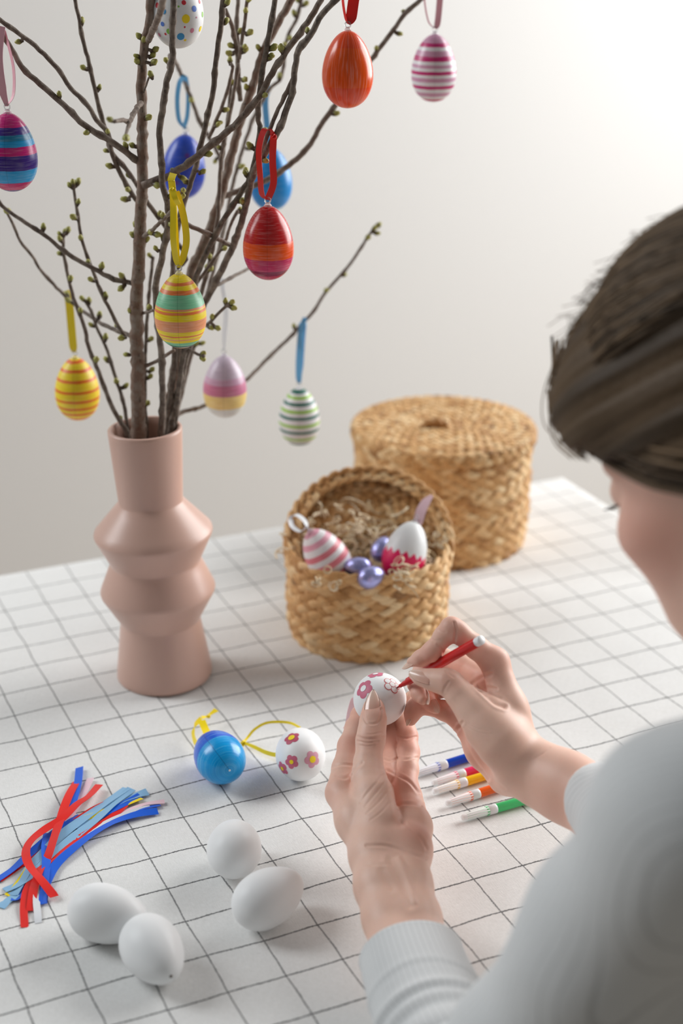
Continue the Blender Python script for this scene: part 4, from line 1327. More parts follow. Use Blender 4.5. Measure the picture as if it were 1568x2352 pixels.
# ------------------------------------------------------------------ the sitter: a body grown from smoothly blended volumes
class Vol:
    def __init__(s, lo, hi, h):
        s.h = h
        s.lo = np.floor(np.asarray(lo, float) / h) * h
        s.n = np.ceil((np.asarray(hi) - s.lo) / h).astype(int) + 1
        s.f = np.full(s.n, 0.04, np.float32)

    def window(s, lo, hi):
        a = np.clip(np.floor((np.asarray(lo) - s.lo) / s.h).astype(int), 0, s.n)
        b = np.clip(np.ceil((np.asarray(hi) - s.lo) / s.h).astype(int) + 1, 0, s.n)
        sl = tuple(slice(x, y) for x, y in zip(a, b))
        g = [(np.arange(x, y) * s.h + l).astype(np.float32) for x, y, l in zip(a, b, s.lo)]
        return sl, g

    def put(s, sl, d, k):
        f = s.f[sl]
        if k > 0:
            hh = np.maximum(k - np.abs(f - d), 0) / k
            s.f[sl] = np.minimum(f, d) - hh * hh * k * 0.25
        else:
            s.f[sl] = np.minimum(f, d)

    def cone(s, a, b, ra, rb, k=0.004):
        a, b = np.asarray(a, float), np.asarray(b, float)
        r = max(ra, rb) + k + 2 * s.h + 0.002
        sl, g = s.window(np.minimum(a, b) - r, np.maximum(a, b) + r)
        if min(len(x) for x in g) == 0:
            return
        ba = b - a
        L2 = max(ba @ ba, 1e-12)
        X, Y, Z = g[0][:, None, None] - a[0], g[1][None, :, None] - a[1], g[2][None, None, :] - a[2]
        t = np.clip((X * ba[0] + Y * ba[1] + Z * ba[2]) / L2, 0, 1)
        d = np.sqrt((X - t * ba[0]) ** 2 + (Y - t * ba[1]) ** 2 + (Z - t * ba[2]) ** 2) - (ra + (rb - ra) * t)
        s.put(sl, d.astype(np.float32), k)

    def ell(s, c, rot, rad, k=0.01, sub=False):
        c, rad = np.asarray(c, float), np.asarray(rad, float)
        r = rad.max() + k + 2 * s.h
        sl, g = s.window(c - r, c + r)
        if min(len(x) for x in g) == 0:
            return
        X, Y, Z = g[0][:, None, None] - c[0], g[1][None, :, None] - c[1], g[2][None, None, :] - c[2]
        rot = np.asarray(rot)
        q = [(X * rot[0, i] + Y * rot[1, i] + Z * rot[2, i]) for i in range(3)]
        k0 = np.sqrt(sum((q[i] / rad[i]) ** 2 for i in range(3)))
        k1 = np.sqrt(sum((q[i] / rad[i] ** 2) ** 2 for i in range(3))) + 1e-9
        d = (k0 * (k0 - 1) / k1).astype(np.float32)
        if sub:
            f = s.f[sl]
            hh = np.maximum(k - np.abs(f + d), 0) / k
            s.f[sl] = np.maximum(f, -d) + hh * hh * k * 0.25
        else:
            s.put(sl, d, k)

    def chain(s, pts, k=0.004):
        for (p, r), (q, r2) in zip(pts, pts[1:]):
            s.cone(p, q, r, r2, k)

    def merge(s, o, k):
        hh = np.maximum(k - np.abs(s.f - o.f), 0) / k if k > 0 else 0
        s.f = np.minimum(s.f, o.f) - hh * hh * k * 0.25

    def surface(s, smooth=2):
        f = s.f
        neg = f < 0
        c = sum(neg[i:f.shape[0] - 1 + i, j:f.shape[1] - 1 + j, k:f.shape[2] - 1 + k].astype(np.int8) for i in (0, 1) for j in (0, 1) for k in (0, 1))
        ai = np.argwhere((c > 0) & (c < 8))
        idx = np.full(c.shape, -1, np.int64)
        idx[tuple(ai.T)] = np.arange(len(ai))
        pos = np.zeros((len(ai), 3))
        cnt = np.zeros(len(ai))
        cor = [np.array((i, j, k)) for i in (0, 1) for j in (0, 1) for k in (0, 1)]
        for x in range(8):
            for y in range(x + 1, 8):
                if np.abs(cor[x] - cor[y]).sum() != 1:
                    continue
                fa = f[tuple((ai + cor[x]).T)]
                fb = f[tuple((ai + cor[y]).T)]
                m_ = (fa < 0) != (fb < 0)
                t = fa[m_] / (fa[m_] - fb[m_])
                pos[m_] += cor[x] + (cor[y] - cor[x]) * t[:, None]
                cnt[m_] += 1
        V = s.lo + s.h * (ai + pos / cnt[:, None])
        quads = []
        for ax in range(3):
            n1, n2 = (ax + 1) % 3, (ax + 2) % 3
            A_ = [slice(None)] * 3
            B_ = [slice(None)] * 3
            A_[ax], B_[ax] = slice(0, -1), slice(1, None)
            e = np.argwhere(neg[tuple(A_)] != neg[tuple(B_)])
            e = e[(e[:, n1] > 0) & (e[:, n2] > 0) & (e[:, n1] < c.shape[n1]) & (e[:, n2] < c.shape[n2])]
            inside = neg[tuple(e.T)]
            o1, o2 = np.zeros(3, int), np.zeros(3, int)
            o1[n1], o2[n2] = 1, 1
            q = np.stack([idx[tuple((e - o1 - o2).T)], idx[tuple((e - o2).T)], idx[tuple(e.T)], idx[tuple((e - o1).T)]], 1)
            q[~inside] = q[~inside][:, ::-1]
            quads.append(q)
        Q = np.vstack(quads)
        Q = Q[(Q >= 0).all(1)]
        E = np.vstack([Q[:, [0, 1]], Q[:, [1, 2]], Q[:, [2, 3]], Q[:, [3, 0]]])
        deg = np.bincount(E.ravel(), minlength=len(V)).astype(float)[:, None]
        for it in range(smooth * 2):
            S_ = np.zeros_like(V)
            for a in range(3):
                S_[:, a] = np.bincount(E[:, 0], V[E[:, 1], a], len(V)) + np.bincount(E[:, 1], V[E[:, 0], a], len(V))
            V = V + (S_ / np.maximum(deg, 1) - V) * (0.52 if it % 2 == 0 else -0.53)
        return V, Q


def normals(V, Q):
    n = np.cross(V[Q[:, 2]] - V[Q[:, 0]], V[Q[:, 3]] - V[Q[:, 1]])
    out = np.zeros_like(V)
    for k in range(4):
        for a in range(3):
            out[:, a] += np.bincount(Q[:, k], n[:, a], len(V))
    return out / np.maximum(np.linalg.norm(out, axis=1, keepdims=True), 1e-12)


def J(x, y, d, r):                     # a joint seen at (x, y), d metres away, r pixels thick
    return at(x, y, d), r * d / F


def hand_volume(palm, fingers, h, lo_hi, thenar=-1, kf=0.0035, kjoin=0.0055):
    lo, hi = lo_hi
    P = Vol(lo, hi, h)
    for i, ch in enumerate(palm):
        P.chain(ch, 0.004 if i == thenar else 0.010)
    U = Vol(lo, hi, h)
    for ch in fingers:
        pts = np.array([p for p, _ in ch])
        W_ = Vol(np.maximum(pts.min(0) - .02, lo), np.minimum(pts.max(0) + .02, hi), h)
        W_.chain(ch, kf)
        sl, g = U.window(W_.lo, W_.lo + (W_.n - 1) * h)
        off = np.round((W_.lo - U.lo) / h).astype(int)
        sl = tuple(slice(o_, o_ + n_) for o_, n_ in zip(off, W_.n))
        sub = U.f[sl]
        kk = 0.0006
        wf = W_.f[tuple(slice(0, x) for x in sub.shape)]
        hh = np.maximum(kk - np.abs(sub - wf), 0) / kk
        U.f[sl] = np.minimum(sub, wf) - hh * hh * kk * 0.25
    P.merge(U, kjoin)
    return P


def crease(V, N, lines, fold=True):
    """press skin creases, drawn as they are seen, into the surface that faces the camera"""
    p2, dep = pix(V)
    face = -(N @ (R.T @ np.array([0, 0, 1.0])))
    for pts, dmin, dmax, wpx, mm in lines:
        q = catmull(np.array(pts, float), 6)
        best = np.full(len(V), 1e9)
        box_ = (p2[:, 0] > q[:, 0].min() - 25) & (p2[:, 0] < q[:, 0].max() + 25) & (p2[:, 1] > q[:, 1].min() - 25) & (p2[:, 1] < q[:, 1].max() + 25) & (dep > dmin) & (dep < dmax) & (face > 0.05)
        ii = np.where(box_)[0]
        if len(ii) == 0:
            continue
        for a, b in zip(q, q[1:]):
            ab = b - a
            t = np.clip(((p2[ii] - a) @ ab) / max(ab @ ab, 1e-9), 0, 1)
            best[ii] = np.minimum(best[ii], np.linalg.norm(p2[ii] - a - t[:, None] * ab, axis=1))
        x = best[ii] / wpx
        V[ii] -= N[ii] * (mm * 0.001 * (np.exp(-x * x) - 0.35 * np.exp(-((x - 2.1) / 0.9) ** 2)))[:, None]
    return V


skin = Mat('skin', 0.46, (0.62, 0.36, 0.26))
c = skin.coord()
red = skin.n('Attribute', attribute_name='flush').outputs['Fac']
n1 = skin.noise(c, 55, 4)
n2 = skin.noise(c, 420, 3)
colr = skin.mix(n1, (0.77, 0.49, 0.385), (0.84, 0.57, 0.46))
colr = skin.mix(skin.math('MULTIPLY', red, 0.75), colr, (0.72, 0.33, 0.25))
colr = skin.mix(skin.rng(n2, 0.55, 0.8, 0, 0.12), colr, (0.55, 0.28, 0.2))
skin.out('Base Color', colr)
lnz = skin.noise(skin.coord('Object', (1.0, 1.0, 3.0)), 500, 3)
skin.bump(skin.math('ADD', n2, lnz), 0.10, 0.0005)
skin.set('Subsurface Weight', 0.22)
skin.set('Subsurface Radius', (0.010, 0.0040, 0.0022))
skin.set('Specular IOR Level', 0.38)

# ---- left hand: holds the egg upright between thumb and fingers
L_palm = [
    [J(862, 1962, 1.072, 54), J(820, 1885, 1.098, 45), J(786, 1826, 1.124, 35)],
    [J(880, 1955, 1.078, 50), J(862, 1880, 1.126, 38), J(832, 1805, 1.138, 35)],
    [J(912, 1950, 1.080, 48), J(898, 1880, 1.136, 36), J(884, 1806, 1.144, 34)],
    [J(936, 1945, 1.080, 45), J(934, 1880, 1.126, 35), J(926, 1826, 1.138, 33)],
    [J(940, 1955, 1.074, 44), J(946, 1898, 1.100, 39), J(934, 1838, 1.130, 31)],
    [J(862, 1960, 1.070, 54), J(868, 1900, 1.086, 54), J(856, 1825, 1.104, 46), J(846, 1786, 1.114, 36)],
    [J(866, 1968, 1.070, 58), J(875, 2035, 1.047, 57), J(893, 2110, 1.024, 56), J(912, 2180, 1.000, 58), J(950, 2310, 0.945, 78), J(1010, 2450, 0.895, 88)],
    [J(929, 1962, 1.074, 54), J(934, 2035, 1.048, 54), J(952, 2110, 1.024, 56), J(975, 2190, 1.000, 58), J(1020, 2310, 0.945, 76), J(1060, 2450, 0.895, 88)],
]
L_fing = [
    [J(846, 1786, 1.114, 37), J(845, 1752, 1.121, 32), J(849, 1712, 1.128, 30), J(851, 1698, 1.130, 31.5), J(854, 1676, 1.134, 30), J(857, 1652, 1.138, 29), J(858, 1627, 1.1425, 23), J(858, 1612, 1.146, 16)],
    [J(784, 1818, 1.126, 36), J(793, 1765, 1.148, 30), J(804, 1714, 1.167, 28), J(818, 1672, 1.184, 25), J(829, 1645, 1.194, 23), J(850, 1606, 1.204, 18)],
    [J(832, 1798, 1.138, 33), J(848, 1748, 1.165, 28), J(859, 1706, 1.186, 27), J(884, 1645, 1.202, 24), J(903, 1604, 1.205, 19)],
    [J(884, 1800, 1.142, 33), J(895, 1752, 1.164, 27), J(902, 1712, 1.182, 26.5), J(912, 1668, 1.196, 23), J(922, 1640, 1.198, 22), J(936, 1608, 1.194, 16)],
    [J(927, 1820, 1.134, 33), J(935, 1768, 1.151, 25), J(938, 1728, 1.165, 24.5), J(936, 1690, 1.176, 22), J(930, 1660, 1.185, 20), J(920, 1634, 1.194, 16)],
]
allp = np.array([p for ch in L_palm + L_fing for p, _ in ch])
LV, LQ = hand_volume(L_palm, L_fing, 0.00085, (allp.min(0) - .045, allp.max(0) + .03), 5).surface(2)
LN = normals(LV, LQ)
t1, t2 = 1.05, 1.145
LV = crease(LV, LN, [
    ([(833, 1628), (835, 1648), (842, 1660), (854, 1663), (866, 1660), (873, 1648), (875, 1628)], t1, 1.14, 2.2, 0.5),
    ([(822, 1692), (840, 1697), (862, 1696), (882, 1690)], t1, 1.14, 2.4, 0.55),
    ([(822, 1702), (845, 1706), (868, 1703)], t1, 1.14, 2.0, 0.35),
    ([(826, 1712), (845, 1714), (860, 1711)], t1, 1.14, 1.8, 0.22),
    ([(832, 1684), (850, 1687), (876, 1682)], t1, 1.14, 1.8, 0.22),
    ([(828, 1843), (845, 1820), (862, 1800), (880, 1775)], t1, 1.13, 2.6, 0.30),
    ([(838, 1852), (858, 1828), (876, 1806), (890, 1788)], t1, 1.13, 2.4, 0.28),
    ([(842, 1868), (866, 1846), (888, 1820), (900, 1806)], t1, 1.13, 2.4, 0.28),
    ([(850, 1884), (874, 1866), (896, 1842)], t1, 1.13, 2.4, 0.25),
    ([(806, 1786), (814, 1768), (832, 1752)], 1.1, 1.16, 3.0, 0.4),
    ([(760, 1762), (785, 1756), (812, 1758)], 1.1, 1.17, 2.6, 0.5),
    ([(772, 1782), (790, 1788), (806, 1780)], 1.1, 1.17, 3.0, 0.45),
    ([(912, 1740), (930, 1744), (958, 1740)], 1.1, 1.19, 2.2, 0.45),
    ([(912, 1692), (932, 1696), (956, 1692)], 1.1, 1.19, 2.0, 0.4),
    ([(884, 1745), (896, 1748), (908, 1744)], 1.1, 1.19, 2.2, 0.4),
    ([(890, 1770), (915, 1782), (940, 1796), (962, 1822)], 1.05, 1.15, 3.0, 0.7),
    ([(912, 1848), (940, 1846), (974, 1851)], 1.05, 1.15, 3.0, 0.7),
    ([(900, 1790), (906, 1830), (916, 1870), (922, 1890)], 1.05, 1.14, 7.0, 0.7),
    ([(922, 1886), (945, 1906), (966, 1925), (980, 1950)], 1.04, 1.1, 3.0, 0.5),
    ([(842, 1942), (880, 1942), (912, 1950), (945, 1962), (978, 1972)], 1.04, 1.09, 3.2, 0.55),
    ([(836, 1984), (870, 1986), (900, 1984)], 1.0, 1.09, 3.0, 0.25),
    ([(896, 1975), (912, 2005), (926, 2040), (942, 2080)], 1.0, 1.09, 7.0, 0.7),
    ([(916, 1972), (930, 2000), (940, 2030), (952, 2070)], 1.0, 1.09, 5.0, -0.6),
    ([(878, 2000), (886, 2020), (900, 2040)], 1.0, 1.09, 7.0, 0.5),
])

# ---- right hand: guides the pen
R_palm = [
    [J(1200, 1748, 1.085, 54), J(1168, 1630, 1.094, 40), J(1136, 1520, 1.104, 31)],
    [J(1192, 1758, 1.098, 50), J(1128, 1566, 1.124, 31)],
    [J(1178, 1772, 1.110, 46), J(1098, 1612, 1.138, 28)],
    [J(1162, 1782, 1.114, 42), J(1110, 1722, 1.128, 36), J(1058, 1650, 1.146, 25)],
    [J(1185, 1745, 1.078, 56), J(1150, 1700, 1.078, 54), J(1116, 1662, 1.082, 46), J(1084, 1624, 1.086, 38)],
    [J(1205, 1757, 1.088, 60), J(1255, 1778, 1.074, 62), J(1300, 1798, 1.060, 68), J(1400, 1850, 1.03, 78), J(1530, 1930, 0.985, 92)],
    [J(1195, 1775, 1.098, 52), J(1250, 1796, 1.084, 56), J(1300, 1822, 1.072, 62), J(1400, 1880, 1.04, 74), J(1530, 1960, 0.995, 92)],
]
R_fing = [
    [J(1136, 1520, 1.104, 31), J(1092, 1486, 1.103, 26), J(1052, 1452, 1.102, 24), J(1036, 1442, 1.102, 24), J(1018, 1462, 1.106, 22), J(998, 1490, 1.111, 20.5), J(990, 1498, 1.113, 21), J(966, 1512, 1.118, 18), J(946, 1520, 1.123, 12)],
    [J(1128, 1566, 1.124, 31), J(1060, 1528, 1.142, 26), J(1010, 1512, 1.152, 25), J(972, 1540, 1.158, 22), J(956, 1570, 1.152, 20), J(962, 1594, 1.143, 17), J(970, 1606, 1.138, 13)],
    [J(1098, 1612, 1.138, 28), J(1046, 1582, 1.156, 24), J(1010, 1578, 1.163, 23), J(984, 1596, 1.160, 19), J(988, 1614, 1.152, 17), J(998, 1626, 1.147, 13)],
    [J(1058, 1650, 1.146, 26), J(1020, 1632, 1.153, 22), J(988, 1622, 1.157, 20), J(964, 1620, 1.158, 20), J(952, 1626, 1.158, 19.5), J(946, 1642, 1.157, 17), J(943, 1655, 1.156, 12)],
    [J(1084, 1624, 1.086, 40), J(1056, 1596, 1.089, 32), J(1036, 1572, 1.092, 29), J(1024, 1566, 1.093, 29), J(1004, 1563, 1.096, 25), J(986, 1560, 1.099, 22), J(966, 1555, 1.103, 18), J(950, 1550, 1.107, 12)],
]
allp = np.array([p for ch in R_palm + R_fing for p, _ in ch])
RV, RQ = hand_volume(R_palm, R_fing, 0.00085, (allp.min(0) - .045, allp.max(0) + .03)).surface(2)
RN = normals(RV, RQ)
RV = crease(RV, RN, [
    ([(1042, 1430), (1046, 1450), (1042, 1480)], 1.0, 1.13, 2.6, 0.7),
    ([(1004, 1480), (1014, 1488), (1018, 1504)], 1.0, 1.14, 2.2, 0.5),
    ([(990, 1468), (1000, 1472), (1012, 1470)], 1.0, 1.14, 1.8, 0.3),
    ([(1006, 1446), (1016, 1452), (1024, 1452)], 1.0, 1.14, 1.8, 0.3),
    ([(1024, 1540), (1034, 1550), (1042, 1556)], 1.0, 1.13, 2.0, 0.3),
    ([(1018, 1590), (1022, 1578), (1030, 1566)], 1.0, 1.13, 2.4, 0.35),
    ([(1062, 1655), (1090, 1672), (1122, 1680)], 1.0, 1.12, 2.0, 0.22),
    ([(1066, 1664), (1096, 1682), (1130, 1686)], 1.0, 1.12, 2.0, 0.22),
    ([(1094, 1576), (1120, 1600), (1138, 1616), (1158, 1624)], 1.0, 1.12, 4.0, 1.4),
    ([(1086, 1570), (1108, 1555), (1126, 1548)], 1.0, 1.14, 4.0, 0.7),
    ([(1100, 1585), (1118, 1580), (1140, 1582)], 1.0, 1.14, 3.0, 0.5),
    ([(1108, 1592), (1130, 1596), (1150, 1604)], 1.0, 1.14, 2.6, 0.4),
    ([(1056, 1672), (1068, 1710), (1090, 1750), (1120, 1790)], 1.0, 1.16, 4.0, 0.9),
    ([(1044, 1690), (1052, 1672), (1062, 1660)], 1.0, 1.17, 3.0, 0.7),
    ([(1228, 1742), (1248, 1730), (1262, 1718)], 1.0, 1.12, 2.4, 0.25),
    ([(1106, 1770), (1130, 1790), (1160, 1812)], 1.0, 1.14, 2.5, 0.35),
])


def flush_of(V, spots):
    a = np.zeros(len(V))
    for p, r, s_ in spots:
        a = np.maximum(a, s_ * np.exp(-(np.linalg.norm(V - p, axis=1) / r) ** 2))
    return a


L_fl = flush_of(LV, [(at(858, 1640, 1.14), .013, .8), (at(850, 1697, 1.12), .012, .5), (at(830, 1650, 1.19), .02, .9), (at(800, 1715, 1.16), .016, .7), (at(775, 1815, 1.12), .018, .4),
                     (at(938, 1690, 1.17), .022, 1.0), (at(905, 1700, 1.18), .025, 1.0), (at(925, 1790, 1.13), .022, .9), (at(935, 1850, 1.11), .016, .8), (at(955, 1920, 1.07), .016, .8), (at(900, 1800, 1.13), .02, .9), (at(905, 1905, 1.05), .012, .4)])
R_fl = flush_of(RV, [(at(985, 1505, 1.11), .016, .8), (at(1035, 1440, 1.10), .013, .7), (at(1135, 1520, 1.10), .017, .6), (at(1028, 1560, 1.085), .010, .5), (at(965, 1620, 1.15), .02, 1.0), (at(1000, 1600, 1.15), .022, 1.0),
                     (at(1050, 1660, 1.14), .022, .9), (at(1090, 1740, 1.11), .022, .7), (at(1118, 1580, 1.11), .016, .7), (at(1320, 1850, 1.04), .03, .45), (at(945, 1640, 1.15), .015, 1.0)])


def cut(V, Q, p, n, keep_extra=None):
    """drop the quads whose middle lies beyond the plane; snap the rim onto it"""
    s_ = (V - p) @ n
    q = Q[(s_[Q] < 0).all(1)]
    used = np.zeros(len(V), bool)
    used[q.ravel()] = True
    mp = np.cumsum(used) - 1
    return V[used], mp[q]


# ---- the rest of the body
fh = np.array([math.sin(-0.332), math.cos(-0.332), 0])
PITCH = 0.541
H_f = fh * math.cos(PITCH) - np.array([0, 0, 1.0]) * math.sin(PITCH)
H_r = unit(np.cross(H_f, (0, 0, 1.0)))
ROLL = -0.015
H_u0 = np.cross(H_r, H_f)
H_r, H_u = H_r * math.cos(ROLL) + H_u0 * math.sin(ROLL), H_u0 * math.cos(ROLL) - H_r * math.sin(ROLL)
HM = np.stack([H_r, H_f, H_u], 1)
HO = at(1774.4, 1038.2, 0.862)                      # between the ears


def hd(x, y, z):
    return HO + HM @ np.array([x, y, z])


NB = np.array([0.432, -0.595, 0.302])          # base of the neck
S_L, S_R = at(1604, 1905, 0.722), np.array([0.595, -0.585, 0.275])
E_L, E_R = at(1175, 2600, 0.862), at(1640, 2010, 0.94)
hs = 0.0024
Hd = Vol(HO - .19, HO + .17, hs)
Hd.ell(hd(0, -.014, .047), HM, (.0745, .096, .080), .01)
Hd.ell(hd(0, .036, -.022), HM, (.0585, .060, .082), .03)
for sx in (-1, 1):
    Hd.ell(hd(sx * .042, .060, -.020), HM, (.021, .024, .019), .018)          # cheekbone
    Hd.cone(hd(sx * .053, .004, -.058), hd(sx * .016, .074, -.104), .016, .014, .022)   # jaw
    Hd.cone(hd(sx * .012, .088, .026), hd(sx * .044, .070, .024), .0085, .0085, .012)   # brow ridge
    Hd.ell(hd(sx * .032, .096, .006), HM, (.015, .012, .011), .008, sub=True)
    Hd.ell(hd(sx * .031, .077, .006), HM, (.0135, .0135, .0125), .003)        # eyeball under its lid
    Hd.cone(hd(sx * .030, .058, -.045), hd(sx * .022, .070, -.070), .018, .016, .02)
    Hd.ell(hd(sx * .071, -.014, -.004), HM, (.007, .017, .029), .006)          # ear
    Hd.ell(hd(sx * .0775, -.010, -.004), HM, (.004, .010, .019), .004, sub=True)
Hd.cone(hd(0, .084, .026), hd(0, .108, -.022), .0065, .0095, .010)
for sx in (-1, 1):
    Hd.ell(hd(sx * .011, .097, -.026), HM, (.0075, .009, .0065), .005)
Hd.cone(hd(-.018, .083, -.053), hd(.018, .083, -.053), .0065, .0065, .006)
Hd.cone(hd(-.015, .083, -.063), hd(.015, .083, -.063), .0070, .0070, .005)
Hd.ell(hd(0, .082, -.098), HM, (.018, .013, .015), .014)
Hd.cone(hd(0, -.022, -.055), NB + (0, 0, .01), .050, .052, .025)
HV, HQ = Hd.surface(2)

Bd = Vol((0.10, -1.0, -0.80), (0.80, -0.12, 0.46), 0.0075)
mid = NB + np.array([0, -.03, -.06])
Bd.cone(hd(0, -.022, -.055), NB + (0, 0, .01), .050, .052, .02)
Bd.cone(NB, S_L, .045, .046, .05)
Bd.cone(NB, S_R, .045, .046, .05)
Bd.cone(NB + (-.07, -.05, -.09), NB + (.07, -.05, -.09), .085, .085, .05)
Bd.cone(NB + (-.05, -.08, -.24), NB + (.05, -.08, -.24), .082, .082, .06)
Bd.cone(NB + (-.06, -.11, -.40), NB + (.06, -.11, -.40), .092, .092, .06)
Bd.cone(NB + (-.07, -.13, -.53), NB + (.07, -.13, -.53), .085, .085, .06)
Bd.chain([(S_L, .042), J(1425, 2150, .768, 160), J(1235, 2440, .826, 140), J(1120, 2560, .866, 130), (at(1035, 2450, .895), .030)], .012)
Bd.chain([(S_R, .045), (S_R * .5 + E_R * .5, .041), (E_R, .036), (at(1530, 1945, .99), .031)], .012)
for sx in (-1, 1):
    hip, kn, an = np.array([.425 + sx * .085, -.735, -.215]), np.array([.415 + sx * .10, -.33, -.225]), np.array([.415 + sx * .10, -.36, -.70])
    Bd.chain([(hip, .085), (kn, .058), (an, .036)], .02)
    Bd.cone(an + (0, -.02, -.015), an + (0, .14, -.022), .030, .024, .02)
BV, BQ = Bd.surface(2)
# one skin: the finely grown head and hands are let into the body inside the collar and the sleeves
nk = unit(NB - hd(0, -.022, -.055))
nkp = hd(0, -.022, -.055) * .25 + NB * .75
la, lb_ = at(1035, 2450, .895), at(945, 2180, .99)
ra, rb_ = at(1530, 1945, .99), at(1400, 1865, 1.035)
HV, HQ = cut(HV, HQ, nkp, nk)
LV2 = LV
LVc, LQc = cut(LV, LQ, lb_ * .35 + la * .65, unit(la - lb_))
RVc, RQc = cut(RV, RQ, rb_ * .45 + ra * .55, unit(ra - rb_))


def cut_fl(V, Q, fl, p, n):
    s_ = (V - p) @ n
    q = Q[(s_[Q] < 0).all(1)]
    used = np.zeros(len(V), bool)
    used[q.ravel()] = True
    return fl[used]


L_flc = cut_fl(LV, LQ, L_fl, lb_ * .35 + la * .65, unit(la - lb_))
R_flc = cut_fl(RV, RQ, R_fl, rb_ * .45 + ra * .55, unit(ra - rb_))
H_fl = flush_of(HV, [(hd(-.055, .055, -.02), .035, .9), (hd(.055, .055, -.02), .035, .9), (hd(-.075, -.01, 0), .03, .9), (hd(0, .1, -.025), .02, .6), (hd(0, .09, -.058), .018, 1.0)])


def body_cut(V, Q):
    bad = np.zeros(len(V), bool)
    bad |= ((V - nkp) @ nk < 0.004) & (np.linalg.norm(V - nkp, axis=1) < .16) & (V[:, 2] > NB[2] - .05)
    p, n = lb_ * .35 + la * .65, unit(la - lb_)
    bad |= ((V - p) @ n < 0.004) & (np.linalg.norm(V - p, axis=1) < .10)
    p, n = rb_ * .45 + ra * .55, unit(ra - rb_)
    bad |= ((V - p) @ n < 0.004) & (np.linalg.norm(V - p, axis=1) < .10)
    q = Q[~bad[Q].any(1)]
    used = np.zeros(len(V), bool)
    used[q.ravel()] = True
    return V[used], (np.cumsum(used) - 1)[q]


BVc, BQc = body_cut(BV, BQ)
bm = bmesh.new()
fl_l = bm.verts.layers.float.new('flush')
for Vx, Qx, fx in ((BVc, BQc, np.full(len(BVc), .2)), (HV, HQ, H_fl), (LVc, LQc, L_flc), (RVc, RQc, R_flc)):
    me = mesh('tmp', Vx, Qx, None, attrs={'flush': fx})
    bm.from_mesh(me)
    bpy.data.meshes.remove(me)
bm.verts.ensure_lookup_table()
# bridge the open rims pairwise (nearest rim to nearest rim)
be_ = [e_ for e_ in bm.edges if len(e_.link_faces) == 1]
adj = {}
for e_ in be_:
    for v_ in e_.verts:
        adj.setdefault(v_, []).append(e_)
loops, seen = [], set()
for e_ in be_:
    if e_ in seen:
        continue
    stack, lp = [e_], []
    while stack:
        x_ = stack.pop()
        if x_ in seen:
            continue
        seen.add(x_)
        lp.append(x_)
        for v_ in x_.verts:
            stack += [y_ for y_ in adj[v_] if y_ not in seen]
    loops.append(lp)
loops = [l for l in loops if len(l) > 14]
cen = [np.mean([np.array(v_.co) for e_ in l for v_ in e_.verts], axis=0) for l in loops]
done = set()
for i in range(len(loops)):
    if i in done:
        continue
    js = sorted((j for j in range(len(loops)) if j != i and j not in done), key=lambda j: np.linalg.norm(cen[i] - cen[j]))
    if js and np.linalg.norm(cen[i] - cen[js[0]]) < 0.04:
        try:
            bmesh.ops.bridge_loops(bm, edges=loops[i] + loops[js[0]])
        except Exception:
            pass
        done |= {i, js[0]}
for f_ in bm.faces:
    f_.smooth = True
me = bpy.data.meshes.new('body')
bm.to_mesh(me)
bm.free()
me.materials.append(skin.m)
person = thing('person', 'person in a white ribbed top bending over an egg with a red pen', 'person', (0.42, -0.72, -0.75))
obj('body', me, person)

# nails
nailm = Mat('nude_nail_varnish', 0.22, (0.74, 0.43, 0.33))
nailm.set('Coat Weight', 0.35)
nailm.set('Coat Roughness', 0.05)
nailm.set('Subsurface Weight', 0.15)
nailm.set('Subsurface Radius', (.004, .002, .001))
tl = nailm.n('Attribute', attribute_name='along').outputs['Fac']
nailm.out('Base Color', nailm.ramp(tl, [(0.0, (0.66, 0.36, 0.28)), (0.45, (0.72, 0.43, 0.34)), (0.7, (0.80, 0.55, 0.44)), (1.0, (0.84, 0.64, 0.53))]))


def nail(base, tip, nrm, width, arch=0.42, bend=0.10):
    base, tip = np.asarray(base), np.asarray(tip)
    ax_ = tip - base
    L = np.linalg.norm(ax_)
    ax_ = ax_ / L
    nrm = unit(nrm - ax_ * (nrm @ ax_))
    sd = np.cross(ax_, nrm)
    nu, nv = 22, 12
    V, Fc, al = [], [], []
    for layer in (0, 1):
        for i in range(nu + 1):
            u = i / nu
            if u < 0.12:
                wv = 0.80 + 0.17 * math.sqrt(u / 0.12)
            elif u < 0.45:
                wv = 0.97 + 0.03 * math.sin((u - .12) / .33 * math.pi)
            else:
                wv = 0.97 * (1 - ((u - .45) / .555) ** 2.0) ** 0.72
            for j in range(nv + 1):
                v = 2 * j / nv - 1
                cu = 0.0 if u > .15 else (0.15 - u) / .15 * 0.05 * L * (v * v)
                p = base + ax_ * (u * L + cu) + sd * (v * wv * width / 2) + nrm * (-arch * width / 2 * v * v * wv + bend * L * (0.25 - (u - .5) ** 2) - (0.0006 if layer else 0) - 0.0004 * (u < .06))
                V.append(p)
                al.append(u)
    n1_ = (nu + 1) * (nv + 1)
    for i in range(nu):
        for j in range(nv):
            a = i * (nv + 1) + j
            q = (a, a + 1, a + nv + 2, a + nv + 1)
            Fc.append(q[::-1])
            Fc.append(tuple(x + n1_ for x in q))
    rim = [i * (nv + 1) for i in range(nu + 1)] + [nu * (nv + 1) + j for j in range(1, nv + 1)] + [i * (nv + 1) + nv for i in range(nu - 1, -1, -1)] + [j for j in range(nv - 1, 0, -1)]
    for a, b in zip(rim, rim[1:] + rim[:1]):
        Fc.append((a, b, b + n1_, a + n1_))
    return obj('fingernail', mesh('fingernail', V, Fc, nailm.m, attrs={'along': al}), person)


